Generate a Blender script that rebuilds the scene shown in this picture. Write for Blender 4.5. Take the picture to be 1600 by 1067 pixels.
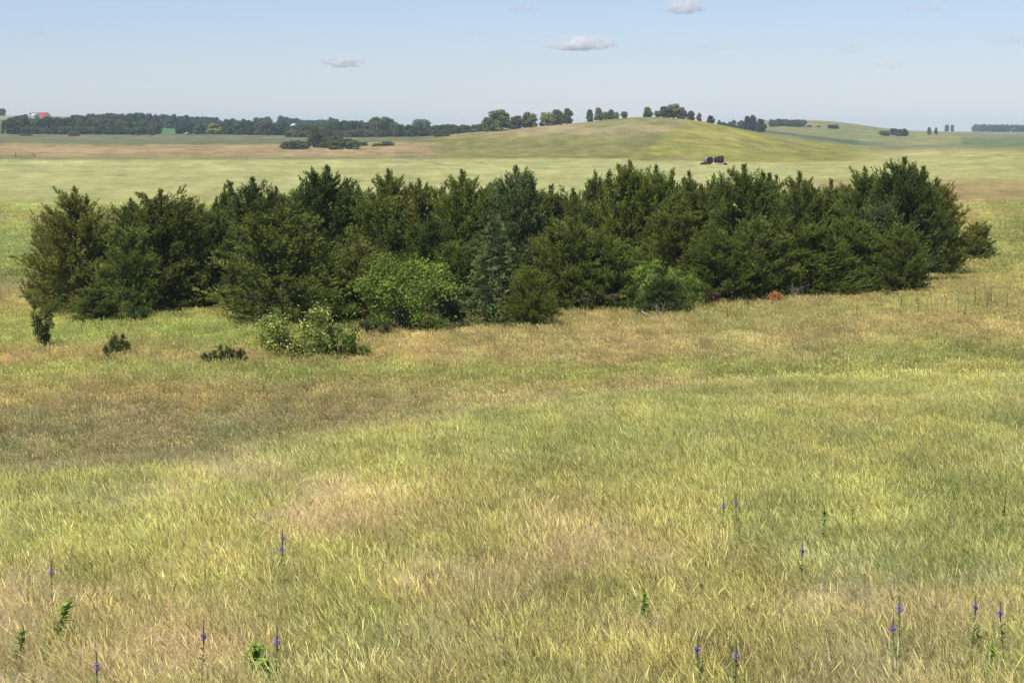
import bpy, math
import numpy as np
from mathutils import Vector, Matrix

for _o in list(bpy.data.objects):
    bpy.data.objects.remove(_o)
SC = bpy.context.scene
F = 3609.0            # focal length in pixels of the 1600 px wide photograph
HZ = 205.0            # row of the horizon
# ------------------------------------------------------------------ camera
cam_d = bpy.data.cameras.new('camera')
cam_d.sensor_width = 36.0
cam_d.lens = 36.0 * F / 1600.0
cam_d.clip_start = 0.5
cam_d.clip_end = 80000.0
cam = bpy.data.objects.new('camera', cam_d)
SC.collection.objects.link(cam)
cam.location = (0, 0, 0)
cam.rotation_euler = (math.radians(90) - math.atan((533.5 - HZ) / F), 0, 0)
SC.camera = cam
# ------------------------------------------------------------------ light
SUN_EL = math.radians(56)
SUN_DIR = Vector((-0.55, -0.80, 0)).normalized() * math.cos(SUN_EL) + Vector((0, 0, math.sin(SUN_EL)))
sun_d = bpy.data.lights.new('sun', 'SUN')
sun_d.energy = 4.2
sun_d.angle = math.radians(0.53)
sun_d.color = (1.0, 0.94, 0.82)
sun = bpy.data.objects.new('sun', sun_d)
SC.collection.objects.link(sun)
sun.rotation_euler = SUN_DIR.to_track_quat('Z', 'Y').to_euler()
world = bpy.data.worlds.new('World')
SC.world = world
world.use_nodes = True
wn, wl = world.node_tree.nodes, world.node_tree.links
bg = wn['Background']
sky = wn.new('ShaderNodeTexSky')
sky.sky_type = 'NISHITA'
sky.sun_disc = False
sky.sun_elevation = SUN_EL
sky.sun_rotation = math.atan2(SUN_DIR.x, SUN_DIR.y)
sky.altitude = 500
sky.air_density = 1.0
sky.dust_density = 0.1
sky.ozone_density = 2.0
tnt = wn.new('ShaderNodeMix'); tnt.data_type = 'RGBA'; tnt.blend_type = 'MULTIPLY'; tnt.inputs[0].default_value = 1.0
wl.new(sky.outputs[0], tnt.inputs[6]); tnt.inputs[7].default_value = (0.60, 0.635, 0.835, 1)
wl.new(tnt.outputs[2], bg.inputs['Color'])
bg.inputs['Strength'].default_value = 0.120
SC.view_settings.view_transform = 'Standard'
SC.view_settings.look = 'None'
SC.view_settings.gamma = 1.0
SC.view_settings.use_curve_mapping = False
SC.view_settings.exposure = 0.22
SC.cycles.max_bounces = 10
SC.cycles.diffuse_bounces = 3
SC.cycles.glossy_bounces = 1
SC.cycles.transmission_bounces = 3
SC.cycles.volume_bounces = 10
SC.cycles.transparent_max_bounces = 6

# ------------------------------------------------------------------ helpers
RS = np.random.RandomState

def lin(c):
    c = np.asarray(c, float) / 255.0
    return np.where(c <= 0.04045, c / 12.92, ((c + 0.055) / 1.055) ** 2.4)

def mesh_np(name, verts, faces, mat=None, tint=None, smooth=False, attr='tint'):
    """faces: int array (n,3) or (n,4), or a list of such arrays"""
    if isinstance(faces, np.ndarray):
        faces = [faces]
    faces = [f for f in faces if len(f)]
    me = bpy.data.meshes.new(name)
    me.vertices.add(len(verts))
    me.vertices.foreach_set('co', np.asarray(verts, np.float32).ravel())
    nl = sum(f.size for f in faces)
    npoly = sum(len(f) for f in faces)
    me.loops.add(nl)
    me.polygons.add(npoly)
    me.loops.foreach_set('vertex_index', np.concatenate([f.ravel() for f in faces]).astype(np.int32))
    tot = np.concatenate([np.full(len(f), f.shape[1]) for f in faces]).astype(np.int32)
    me.polygons.foreach_set('loop_start', (np.cumsum(tot) - tot).astype(np.int32))
    me.update(calc_edges=True)
    if tint is not None:
        a = me.color_attributes.new(attr, 'FLOAT_COLOR', 'POINT')
        col = np.ones((len(verts), 4), np.float32)
        col[:, :3] = tint
        a.data.foreach_set('color', col.ravel())
    if smooth:
        me.polygons.foreach_set('use_smooth', np.ones(npoly, bool))
    if mat:
        me.materials.append(mat)
    me.validate()
    return me

def link(name, data, parent=None, loc=None, scale=None, rotz=0.0):
    o = bpy.data.objects.new(name, data)
    SC.collection.objects.link(o)
    if parent:
        o.parent = parent
    if loc is not None:
        o.location = loc
    if scale is not None:
        o.scale = scale
    if rotz:
        o.rotation_euler = (0, 0, rotz)
    return o

def thing(name, label, cat, loc, rotz=0.0, scale=(1, 1, 1), group=None, data=None):
    o = link(name, data, None, loc, scale, rotz)
    o['label'] = label
    o['category'] = cat
    if group:
        o['group'] = group
    return o

# value noise -----------------------------------------------------------
_T = RS(5).rand(512, 512)
def vnoise(x, y):
    xi = np.floor(x).astype(int); yi = np.floor(y).astype(int)
    fx = x - xi; fy = y - yi
    fx = fx * fx * (3 - 2 * fx); fy = fy * fy * (3 - 2 * fy)
    a = _T[xi % 512, yi % 512]; b = _T[(xi + 1) % 512, yi % 512]
    c = _T[xi % 512, (yi + 1) % 512]; d = _T[(xi + 1) % 512, (yi + 1) % 512]
    return (a * (1 - fx) + b * fx) * (1 - fy) + (c * (1 - fx) + d * fx) * fy
def fbm(x, y, o=4):
    s = 0; a = 0.5; t = 0
    for i in range(o):
        s = s + a * vnoise(x * 2 ** i + 17.3 * i, y * 2 ** i + 9.1 * i); t += a; a *= 0.55
    return s / t
def sstep(a, b, x):
    t = np.clip((x - a) / (b - a), 0, 1)
    return t * t * (3 - 2 * t)

# ------------------------------------------------------------------ materials
def new_mat(name):
    m = bpy.data.materials.new(name)
    m.use_nodes = True
    m.node_tree.nodes.clear()
    return m, m.node_tree.nodes, m.node_tree.links

def mixmul(n, l, a, b, fac=1.0, mode='MULTIPLY'):
    x = n.new('ShaderNodeMix'); x.data_type = 'RGBA'; x.blend_type = mode
    x.inputs[0].default_value = fac
    for i, v in ((6, a), (7, b)):
        if isinstance(v, (tuple, list)):
            x.inputs[i].default_value = (*v, 1)
        else:
            l.new(v, x.inputs[i])
    return x.outputs[2]

def leaf_mat(name, base=None, trans=0.25, rough=0.7, use_obj=True, inst=False, spec=0.12, vary=0.35, vscale=1.2):
    """foliage: vertex tint x (object colour | instancer colour | base) x soft noise"""
    m, n, l = new_mat(name)
    out = n.new('ShaderNodeOutputMaterial')
    at = n.new('ShaderNodeAttribute'); at.attribute_name = 'tint'
    col = at.outputs['Color']
    if inst:
        ia = n.new('ShaderNodeAttribute'); ia.attribute_type = 'INSTANCER'; ia.attribute_name = 'col'
        col = mixmul(n, l, col, ia.outputs['Color'])
    elif use_obj:
        oi = n.new('ShaderNodeObjectInfo')
        col = mixmul(n, l, col, oi.outputs['Color'])
    if base is not None:
        col = mixmul(n, l, col, tuple(base))
    if vary:
        tc = n.new('ShaderNodeNewGeometry')
        nz = n.new('ShaderNodeTexNoise'); nz.inputs['Scale'].default_value = vscale; nz.inputs['Detail'].default_value = 2
        l.new(tc.outputs['Position'], nz.inputs['Vector'])
        mr = n.new('ShaderNodeMapRange'); mr.inputs[1].default_value = 0.3; mr.inputs[2].default_value = 0.7
        mr.inputs[3].default_value = 1 - vary; mr.inputs[4].default_value = 1 + vary
        l.new(nz.outputs[0], mr.inputs[0])
        cb = n.new('ShaderNodeCombineColor')
        for i in range(3): l.new(mr.outputs[0], cb.inputs[i])
        col = mixmul(n, l, col, cb.outputs[0])
    p = n.new('ShaderNodeBsdfPrincipled')
    p.inputs['Roughness'].default_value = rough
    p.inputs['Specular IOR Level'].default_value = spec
    l.new(col, p.inputs['Base Color'])
    if trans:
        t = n.new('ShaderNodeBsdfTranslucent'); l.new(col, t.inputs['Color'])
        ms = n.new('ShaderNodeMixShader'); ms.inputs[0].default_value = trans
        l.new(p.outputs[0], ms.inputs[1]); l.new(t.outputs[0], ms.inputs[2])
        l.new(ms.outputs[0], out.inputs[0])
    else:
        l.new(p.outputs[0], out.inputs[0])
    return m

def plain_mat(name, rgb, rough=0.8, nscale=4.0, amt=0.25, spec=0.2, bump=0.3):
    m, n, l = new_mat(name)
    out = n.new('ShaderNodeOutputMaterial')
    p = n.new('ShaderNodeBsdfPrincipled'); l.new(p.outputs[0], out.inputs[0])
    p.inputs['Roughness'].default_value = rough
    p.inputs['Specular IOR Level'].default_value = spec
    tc = n.new('ShaderNodeTexCoord')
    nz = n.new('ShaderNodeTexNoise'); nz.inputs['Scale'].default_value = nscale; nz.inputs['Detail'].default_value = 6
    l.new(tc.outputs['Object'], nz.inputs['Vector'])
    cr = n.new('ShaderNodeValToRGB')
    r = np.array(rgb)
    cr.color_ramp.elements[0].position = 0.3; cr.color_ramp.elements[0].color = (*(r * (1 - amt)), 1)
    cr.color_ramp.elements[1].position = 0.7; cr.color_ramp.elements[1].color = (*np.clip(r * (1 + amt), 0, 1), 1)
    l.new(nz.outputs[0], cr.inputs[0]); l.new(cr.outputs[0], p.inputs['Base Color'])
    b = n.new('ShaderNodeBump'); b.inputs['Strength'].default_value = bump
    l.new(nz.outputs[0], b.inputs['Height']); l.new(b.outputs[0], p.inputs['Normal'])
    return m

M_CEDAR = leaf_mat('cedar_foliage', trans=0.18, vary=0.22, vscale=1.6)
M_LEAF = leaf_mat('broad_leaf', trans=0.36, rough=0.6, spec=0.1, vary=0.15, vscale=1.5)
M_FARLEAF = leaf_mat('far_leaf', trans=0.2, vary=0.2, vscale=0.25)
M_GRASS = leaf_mat('grass_blade', trans=0.35, rough=0.55, inst=True, spec=0.25, vary=0.12, vscale=3.0)
M_PLANT = leaf_mat('weed_leaf', trans=0.3, rough=0.55, spec=0.25, vary=0.1)
M_BARK = plain_mat('bark', (0.12, 0.09, 0.065), 0.9, 6.0, 0.4)
M_DEAD = plain_mat('bleached_dead_wood', (0.36, 0.31, 0.25), 0.9, 5.0, 0.3)

# ------------------------------------------------------------------ terrain heights
U1 = np.array([0, 200, 400, 600, 800, 1000, 1200, 1600.])
UU = np.array([0, 100, 200, 300, 400, 500, 600, 700, 800, 900, 1000, 1060, 1100, 1150, 1200, 1260, 1330, 1400, 1500, 1600.])
near = {
 0.3: [-2.3]*8, 3: [-2.6]*8, 6: [-2.95]*8, 12: [-3.35]*8, 20: [-3.87]*8,
 27: [-4.3, -4.3, -4.28, -4.28, -4.3, -4.3, -4.3, -4.3],
 34: [-5.4, -5.25, -5.0, -4.75, -4.72, -4.72, -4.72, -4.7],
 42: [-6.8, -6.6, -6.3, -5.9, -5.4, -5.15, -5.15, -5.1],
 50: [-7.6, -7.5, -7.3, -7.1, -6.6, -6.1, -5.8, -5.65],
 60: [-7.9, -7.9, -7.9, -7.85, -7.6, -7.2, -6.8, -6.5],
 80: [-8.0, -8.0, -8.0, -8.0, -8.0, -7.8, -7.5, -7.2],
 100: [-8.1, -8.1, -8.1, -8.1, -8.0, -7.8, -7.5, -7.3],
 130: [-8.1, -8.1, -8.1, -8.1, -8.1, -8.0, -7.8, -7.5],
 231: [-8.1, -8.1, -8.1, -8.1, -8.1, -8.1, -8.0, -7.7],
 400: [-8.15, -8.15, -8.15, -8.15, -8.15, -8.15, -8.0, -6.9]}
far = {
 640: [250, 250, 250, 251, 252, 252, 253, 253, 254, 254, 254, 254, 254, 254, 253, 252, 250, 247, 242, 239],
 800: [237, 237, 237, 238, 239, 240, 240, 238, 233, 227, 220, 221, 223, 229, 236, 242, 245, 244, 236, 233],
 1000: [226, 226, 226, 227, 227, 224, 218, 209, 198, 187, 173, 177, 183, 196, 206, 217, 231, 238, 230, 227],
 1300: [214, 214, 214, 214, 214, 215, 215, 214, 212, 212, 212, 212, 212, 214, 220, 226, 228, 226, 223, 221],
 1700: [202, 203, 204, 206, 208, 208, 208, 208, 208, 208, 208, 207, 206, 205, 206, 208, 211, 214, 213, 213],
 2600: [180, 181, 185, 191, 194, 196, 197, 197, 197, 197, 197, 196, 196, 191, 186, 185, 191, 204, 207, 207.5],
 4000: [190, 190, 195, 200, 204, 205.5, 205.5, 205.5, 205.5, 205.5, 205.5, 205.5, 205.5, 205.5, 205.5, 206, 206, 206.5, 206.5, 206.5],
 9000: [206]*20}
Ds = sorted(list(near) + list(far))
Z = []
for d in Ds:
    if d in near:
        Z.append(np.interp(UU, U1, near[d]))
    else:
        Z.append(-(np.array(far[d], float) - HZ) * d / F)
Z = np.array(Z)
GU = np.linspace(-200, 1800, 201)
LD = np.log(np.array(Ds, float))
GL = np.linspace(LD[0], LD[-1], 600)
G0 = np.array([np.interp(GU, UU, row) for row in Z])
GRID = np.array([np.interp(GL, LD, G0[:, j]) for j in range(len(GU))]).T
def _blur(a, k, ax):
    w = np.exp(-0.5 * (np.arange(-3 * k, 3 * k + 1) / k) ** 2); w /= w.sum()
    p = [(0, 0), (0, 0)]; p[ax] = (3 * k, 3 * k)
    b = np.pad(a, p, mode='edge')
    return np.apply_along_axis(lambda v: np.convolve(v, w, 'valid'), ax, b)
GRID = _blur(_blur(GRID, 3, 1), 4, 0)

def ud(x, y):
    """column (1600 px scale) and depth used by the terrain tables for a world point"""
    r = np.hypot(x, y)
    phi = np.arctan2(x, y)
    pc = np.clip(phi, -0.3, 0.3)
    return 800 + F * np.tan(pc), np.maximum(r * np.cos(pc), 0.31)

def ground(x, y):
    x = np.asarray(x, float); y = np.asarray(y, float)
    u, d = ud(x, y)
    a = np.clip((u - GU[0]) / (GU[1] - GU[0]), 0, len(GU) - 1.001)
    b = np.clip((np.log(d) - GL[0]) / (GL[1] - GL[0]), 0, len(GL) - 1.001)
    i = a.astype(int); j = b.astype(int); fa = a - i; fb = b - j
    z = (GRID[j, i] * (1 - fa) + GRID[j, i + 1] * fa) * (1 - fb) + (GRID[j + 1, i] * (1 - fa) + GRID[j + 1, i + 1] * fa) * fb
    z = z + (fbm(x / 7.0, y / 7.0, 3) - 0.5) * 0.35 * sstep(8, 20, d)
    z = z + (fbm(x / 90.0 + 5, y / 90.0, 3) - 0.5) * 1.6 * sstep(150, 500, d)
    return z

def P(u, d, dz=0.0):
    x = (u - 800) / F * d
    return Vector((x, d, float(ground(x, d)) + dz))

# ------------------------------------------------------------------ field colours (albedo of each patch of cover)
KALB = 0.70
ZL = [(170, (165,165,125)), (185, (172,172,125)), (190, (125,150,85)), (203, (110,145,80)), (209, (110,142,98)), (213, (150,138,108)),
      (217, (135,140,92)), (223, (128,136,86)), (226, (185,163,115)), (236, (190,166,118)), (244, (178,158,108)), (248, (150,152,95)),
      (251, (197,197,127)), (300, (197,197,127)), (316, (182,180,108)), (332, (160,160,90)), (342, (165,155,95)),
      (352, (150,160,82)), (366, (148,156,92)), (384, (152,160,92)), (396, (165,168,88)), (418, (150,160,80)), (440, (166,156,104)), (475, (176,160,104)),
      (505, (158,162,80)), (535, (150,165,75)), (555, (178,162,95)), (572, (186,160,105)), (590, (150,158,72)), (612, (172,158,90)), (635, (176,150,92)),
      (660, (164,143,100)), (690, (150,137,96)), (730, (150,138,94))]
ZC = [(170, (170,160,110)), (186, (168,160,95)), (196, (188,168,120)), (208, (176,165,112)), (216, (156,151,88)), (246, (150,148,84)), (250, (197,197,127)),
      (320, (197,197,127)), (400, (150,150,90)), (470, (186,156,104)), (490, (165,158,90)), (515, (174,160,98)), (545, (184,164,108)), (570, (178,162,98)),
      (585, (148,156,74)), (600, (158,154,84)), (620, (170,156,100)), (650, (160,150,96)), (700, (160,150,96))]
ZR = [(200, (165,165,120)), (208, (168,160,115)), (216, (140,150,100)), (222, (125,145,95)), (230, (140,150,100)), (235, (184,164,118)),
      (239, (194,190,120)), (276, (192,194,122)), (284, (190,171,114)), (320, (186,165,110)), (326, (164,166,92)), (338, (180,168,98)), (352, (170,164,92)),
      (372, (140,152,76)), (400, (150,156,80)), (430, (168,158,90)), (460, (174,160,98)), (495, (164,156,86)), (520, (182,160,104)), (545, (170,158,90)),
      (570, (150,152,78)), (600, (162,158,80)), (700, (165,160,82))]
def _tab(t, v):
    t = [(a, lin(c)) for a, c in t]
    xs = [a for a, _ in t]
    return np.stack([np.interp(v, xs, [c[k] for _, c in t]) for k in range(3)], -1)
CREST_U = [0, 200, 400, 600, 700, 800, 1000, 1200, 1600]
CREST_D = [27, 28, 30, 34, 36, 38, 44, 50, 54]

def cover(x, y):
    x = np.asarray(x, float); y = np.asarray(y, float)
    u, d = ud(x, y)
    z = ground(x, y)
    v = HZ + F * (-z) / d
    nb = fbm(x / (0.055 * d + 2) + 3, y / (0.35 * d + 4) + 7, 4) - 0.5
    nv = v + nb * (12 * sstep(206, 225, v) * sstep(246, 236, v) + np.clip((v - 230) * 0.28, 6, 60) * sstep(235, 262, v)) 
    L = _tab(ZL, nv); C = _tab(ZC, nv); R = _tab(ZR, nv)
    calm = (.45 * sstep(325, 345, v))[..., None]      # the meadow this side of the pale field is a close mix of the same grasses
    mean = lin((168, 160, 94))
    L = L * (1 - calm) + mean * calm; C = C * (1 - calm) + mean * calm; R = R * (1 - calm) + mean * calm
    wl = sstep(620, 380, u)[..., None]; wr = sstep(1120, 1420, u)[..., None]
    wl2 = sstep(720, 640, u)[..., None]
    f = (v < 252)[..., None]
    wl = np.where(f, wl2, wl)
    # the hill seen in the middle: mown yellow flower slope on its right side
    c = C * (1 - wl) * (1 - wr) + L * wl + R * wr
    yel = sstep(-14, 14, u - (1066 - (v - 198) * 1.7) + (nb * 40)) * (d < 1120) * (d > 640) * sstep(1420, 1300, u)
    yn = fbm(x / 22 + 40, y / 60, 4)[..., None]
    yc = lin((174, 167, 86)) * (1 - sstep(.45, .6, yn)) + lin((164, 163, 78)) * sstep(.45, .6, yn)
    yc = yc * (1 - sstep(.62, .7, yn) * 0.5) + lin((168, 150, 105)) * sstep(.62, .7, yn) * 0.5
    c = c * (1 - yel[..., None]) + yc * yel[..., None]
    hc_ = sstep(880, 960, u) * sstep(205, 198, v) * (d > 900) * (d < 1130) * (1 - yel)
    c = c * (1 - hc_[..., None]) + lin((160, 162, 100)) * hc_[..., None]
    # dark ploughed strip and green fields behind the hill on the right
    b = ((d > 1150) & (u > 1090) & (u < 1500)).astype(float)
    line = 196 + (u - 1130) * 0.125
    pl = b * sstep(3.2, 1.2, np.abs(v - line - 1.5)) * sstep(1360, 1320, u)
    c = c * (1 - pl[..., None]) + lin((112, 116, 88)) * pl[..., None]
    gr = b * sstep(line + 3, line + 6, v)
    c = c * (1 - gr[..., None] * .8) + lin((128, 146, 92)) * gr[..., None] * .8
    hb = b * sstep(line - 1, line - 4, v)
    c = c * (1 - hb[..., None]) + lin((160, 160, 100)) * hb[..., None]
    # foreground: yellow-green wheatgrass, tan brome drifts, greener hollows
    cd = np.interp(u, CREST_U, CREST_D)
    fg = sstep(4, -2, d - cd)[..., None]
    n1 = fbm(x / 1.7 + 11, y / 4.2 + 2, 4)[..., None]
    n2 = fbm(x / 1.1 + 31, y / 3.0 + 22, 4)[..., None]
    n3 = fbm(x / 6 + 3, y / 12 + 22, 3)[..., None]
    A = lin((178, 175, 99)); T = lin((190, 171, 118)); G = lin((160, 164, 88)); O = lin((174, 167, 95))
    dd = d[..., None]
    near_t = sstep(25, 14, dd)
    fc = A * (1 - sstep(.5, .66, n3)) + O * sstep(.5, .66, n3)
    bias = .12 * sstep(20, 14, dd) - .13 * sstep(16, 22, dd) - .10 * sstep(850, 1250, u)[..., None] + .04 * sstep(700, 200, u)[..., None]
    tw = sstep(.50, .68, n1 + bias)
    gw = sstep(.52, .70, n2) * .6
    fc = fc * (1 - gw) + G * gw
    n4 = fbm(x / 1.3 + 81, y / 2.6 + 12, 4)[..., None]
    pw = sstep(.58, .74, n4) * .5
    fc = fc * (1 - pw) + lin((192, 186, 126)) * pw
    fc = fc * (1 - tw * .7) + T * tw * .7
    c = c * (1 - fg) + fc * fg
    # small scale blotches of the individual stands of grass
    s = fbm(x / (0.01 * d + .35), y / (0.04 * d + 1.0), 3)[..., None]
    s2 = fbm(x / (0.02 * d + .9) + 60, y / (0.10 * d + 2.0) + 60, 3)[..., None]
    m1 = fbm(x / (0.0040 * d + .3) + 5, y / (np.minimum(0.00012 * d * d, 11) + 1.0) + 50, 3)[..., None]
    m2 = fbm(x / (0.014 * d + .8) + 25, y / (np.minimum(0.0004 * d * d, 34) + 2.0) + 10, 3)[..., None]
    ma = sstep(60, 120, d)[..., None]
    c = c * (1 + (m1 - .5) * (.42 + .3 * sstep(400, 800, d)[..., None]) * ma) * (1 + (m2 - .5) * ma * (1 + .8 * sstep(400, 800, d)[..., None]) * np.array([.34, .26, .36]))
    amp = (0.35 + 0.65 * sstep(400, 120, d))[..., None]
    c = c * (1 + (s - 0.5) * 0.45 * amp)
    c = c * (1 + (s2 - 0.5) * amp * np.array([0.40, 0.22, 0.30]))
    tw = tw[..., 0] * fg[..., 0] + (1 - fg[..., 0]) * sstep(1.02, 1.18, c[..., 0] / (c[..., 1] + 1e-6))
    return np.clip(c, 0.005, 1) * KALB, tw, fg[..., 0]

# ground sheet: a fan of rings, fine in front of the camera, reaching the horizon all round
phis = np.concatenate([np.linspace(-math.pi, -0.4, 60)[:-1], np.linspace(-0.4, -0.24, 24)[:-1], np.linspace(-0.24, 0.24, 420),
                       np.linspace(0.24, 0.4, 24)[1:], np.linspace(0.4, math.pi, 60)[1:]])
rads = np.concatenate([[0.3], np.geomspace(1.0, 60, 160), np.geomspace(60, 9000, 520)[1:]])
PH, RR = np.meshgrid(phis, rads)
GX = RR * np.sin(PH); GY = RR * np.cos(PH)
GZ = ground(GX, GY)
gc, _, _ = cover(GX, GY)
nr, nc = GX.shape
idx = np.arange(nr * nc).reshape(nr, nc)
gf = np.stack([idx[:-1, :-1], idx[:-1, 1:], idx[1:, 1:], idx[1:, :-1]], -1).reshape(-1, 4)[:, ::-1]
gv = np.stack([GX, GY, GZ], -1).reshape(-1, 3)

mg, n, l = new_mat('prairie_ground')
out = n.new('ShaderNodeOutputMaterial'); p = n.new('ShaderNodeBsdfPrincipled'); l.new(p.outputs[0], out.inputs[0])
p.inputs['Roughness'].default_value = 0.95; p.inputs['Specular IOR Level'].default_value = 0.05
at = n.new('ShaderNodeAttribute'); at.attribute_name = 'tint'
geo = n.new('ShaderNodeNewGeometry')
col = at.outputs['Color']
hs = None
for sc_, amt, st in ((0.9, 0.14, (1, .35, 1)), (0.16, 0.12, (1, .3, 1)), (0.035, 0.08, (1, .4, 1)), (5.0, 0.18, (1, 1, 1))):
    mp = n.new('ShaderNodeMapping'); mp.inputs['Scale'].default_value = st
    l.new(geo.outputs['Position'], mp.inputs['Vector'])
    nz = n.new('ShaderNodeTexNoise'); nz.inputs['Scale'].default_value = sc_; nz.inputs['Detail'].default_value = 5
    l.new(mp.outputs[0], nz.inputs['Vector'])
    mr = n.new('ShaderNodeMapRange'); mr.inputs[1].default_value = 0.3; mr.inputs[2].default_value = 0.7
    mr.inputs[3].default_value = 1 - amt; mr.inputs[4].default_value = 1 + amt
    l.new(nz.outputs[0], mr.inputs[0])
    cb = n.new('ShaderNodeCombineColor')
    for i in range(3): l.new(mr.outputs[0], cb.inputs[i])
    col = mixmul(n, l, col, cb.outputs[0])
    if sc_ == 0.9: hs = nz
l.new(col, p.inputs['Base Color'])
bp = n.new('ShaderNodeBump'); bp.inputs['Strength'].default_value = 0.6; bp.inputs['Distance'].default_value = 0.5
l.new(hs.outputs[0], bp.inputs['Height']); l.new(bp.outputs[0], p.inputs['Normal'])
terrain = link('ground', mesh_np('ground', gv, gf, mg, gc.reshape(-1, 3), smooth=True))
terrain['kind'] = 'structure'

# ------------------------------------------------------------------ grass
def ribbons(base, dirs, lens, wid, bend, rs, seg=3, taper=True, col=(1, 1, 1), tipcol=None, tip=None):
    """n ribbons; base (n,3), dirs (n,3) start direction, bend (n,3) added at the tip. returns verts, quads, cols"""
    nb = len(base)
    t = np.linspace(0, 1, seg + 1)
    pts = base[:, None] + dirs[:, None] * (lens[:, None] * t)[..., None] + bend[:, None] * ((t ** 2)[None] * lens[:, None])[..., None]
    a = rs.rand(nb) * math.pi
    side = np.stack([np.cos(a), np.sin(a), np.zeros(nb)], -1)
    w = wid[:, None] * ((1 - 0.85 * t ** 1.5)[None] if taper else np.ones(seg + 1)[None])
    l_ = pts - side[:, None] * w[..., None] / 2
    r_ = pts + side[:, None] * w[..., None] / 2
    V = np.stack([l_, r_], 2).reshape(nb, -1, 3)
    k = (seg + 1) * 2
    q = np.array([[2 * i, 2 * i + 1, 2 * i + 3, 2 * i + 2] for i in range(seg)])
    Q = (np.arange(nb) * k)[:, None, None] + q[None]
    col = np.asarray(col, float)
    if col.ndim == 1: col = np.tile(col, (nb, 1))
    tc = col if tipcol is None else np.asarray(tipcol, float) * np.ones_like(col)
    Cc = col[:, None] * (1 - t)[None, :, None] + tc[:, None] * t[None, :, None]
    Cc = np.repeat(Cc, 2, axis=1)
    return V.reshape(-1, 3), Q.reshape(-1, 4), Cc.reshape(-1, 3), pts[:, -1], pts[:, -1] - pts[:, -2]

def join(parts):
    V = []; Q = {}; C = []; o = 0
    for v, q, c in parts:
        V.append(v); C.append(c); Q.setdefault(q.shape[1], []).append(q + o); o += len(v)
    return np.concatenate(V), [np.concatenate(x) for x in Q.values()], np.concatenate(C)

def spindle(base, d, L, W, col, rs):
    """seed head: two crossed lens shaped leaves of 6 verts each"""
    nb = len(base)
    dn = d / np.linalg.norm(d, axis=1)[:, None]
    s1 = np.cross(dn, np.array([0, 1.0, 0.3])); s1 /= np.linalg.norm(s1, axis=1)[:, None] + 1e-9
    s2 = np.cross(dn, s1)
    out = []
    for s in (s1, s2):
        t = np.array([0, .3, .7, 1.0]); w = np.array([.25, 1, .9, .1])
        pts = base[:, None] + dn[:, None] * (L[:, None] * t)[..., None]
        off = s[:, None] * (W[:, None] * w / 2)[..., None]
        V = np.stack([pts - off, pts + off], 2).reshape(nb, -1, 3)
        q = np.array([[2 * i, 2 * i + 1, 2 * i + 3, 2 * i + 2] for i in range(3)])
        Q = (np.arange(nb) * 8)[:, None, None] + q[None]
        c = np.repeat(np.asarray(col)[:, None], 8, axis=1)
        out.append((V.reshape(-1, 3), Q.reshape(-1, 4), c.reshape(-1, 3)))
    return out

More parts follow.
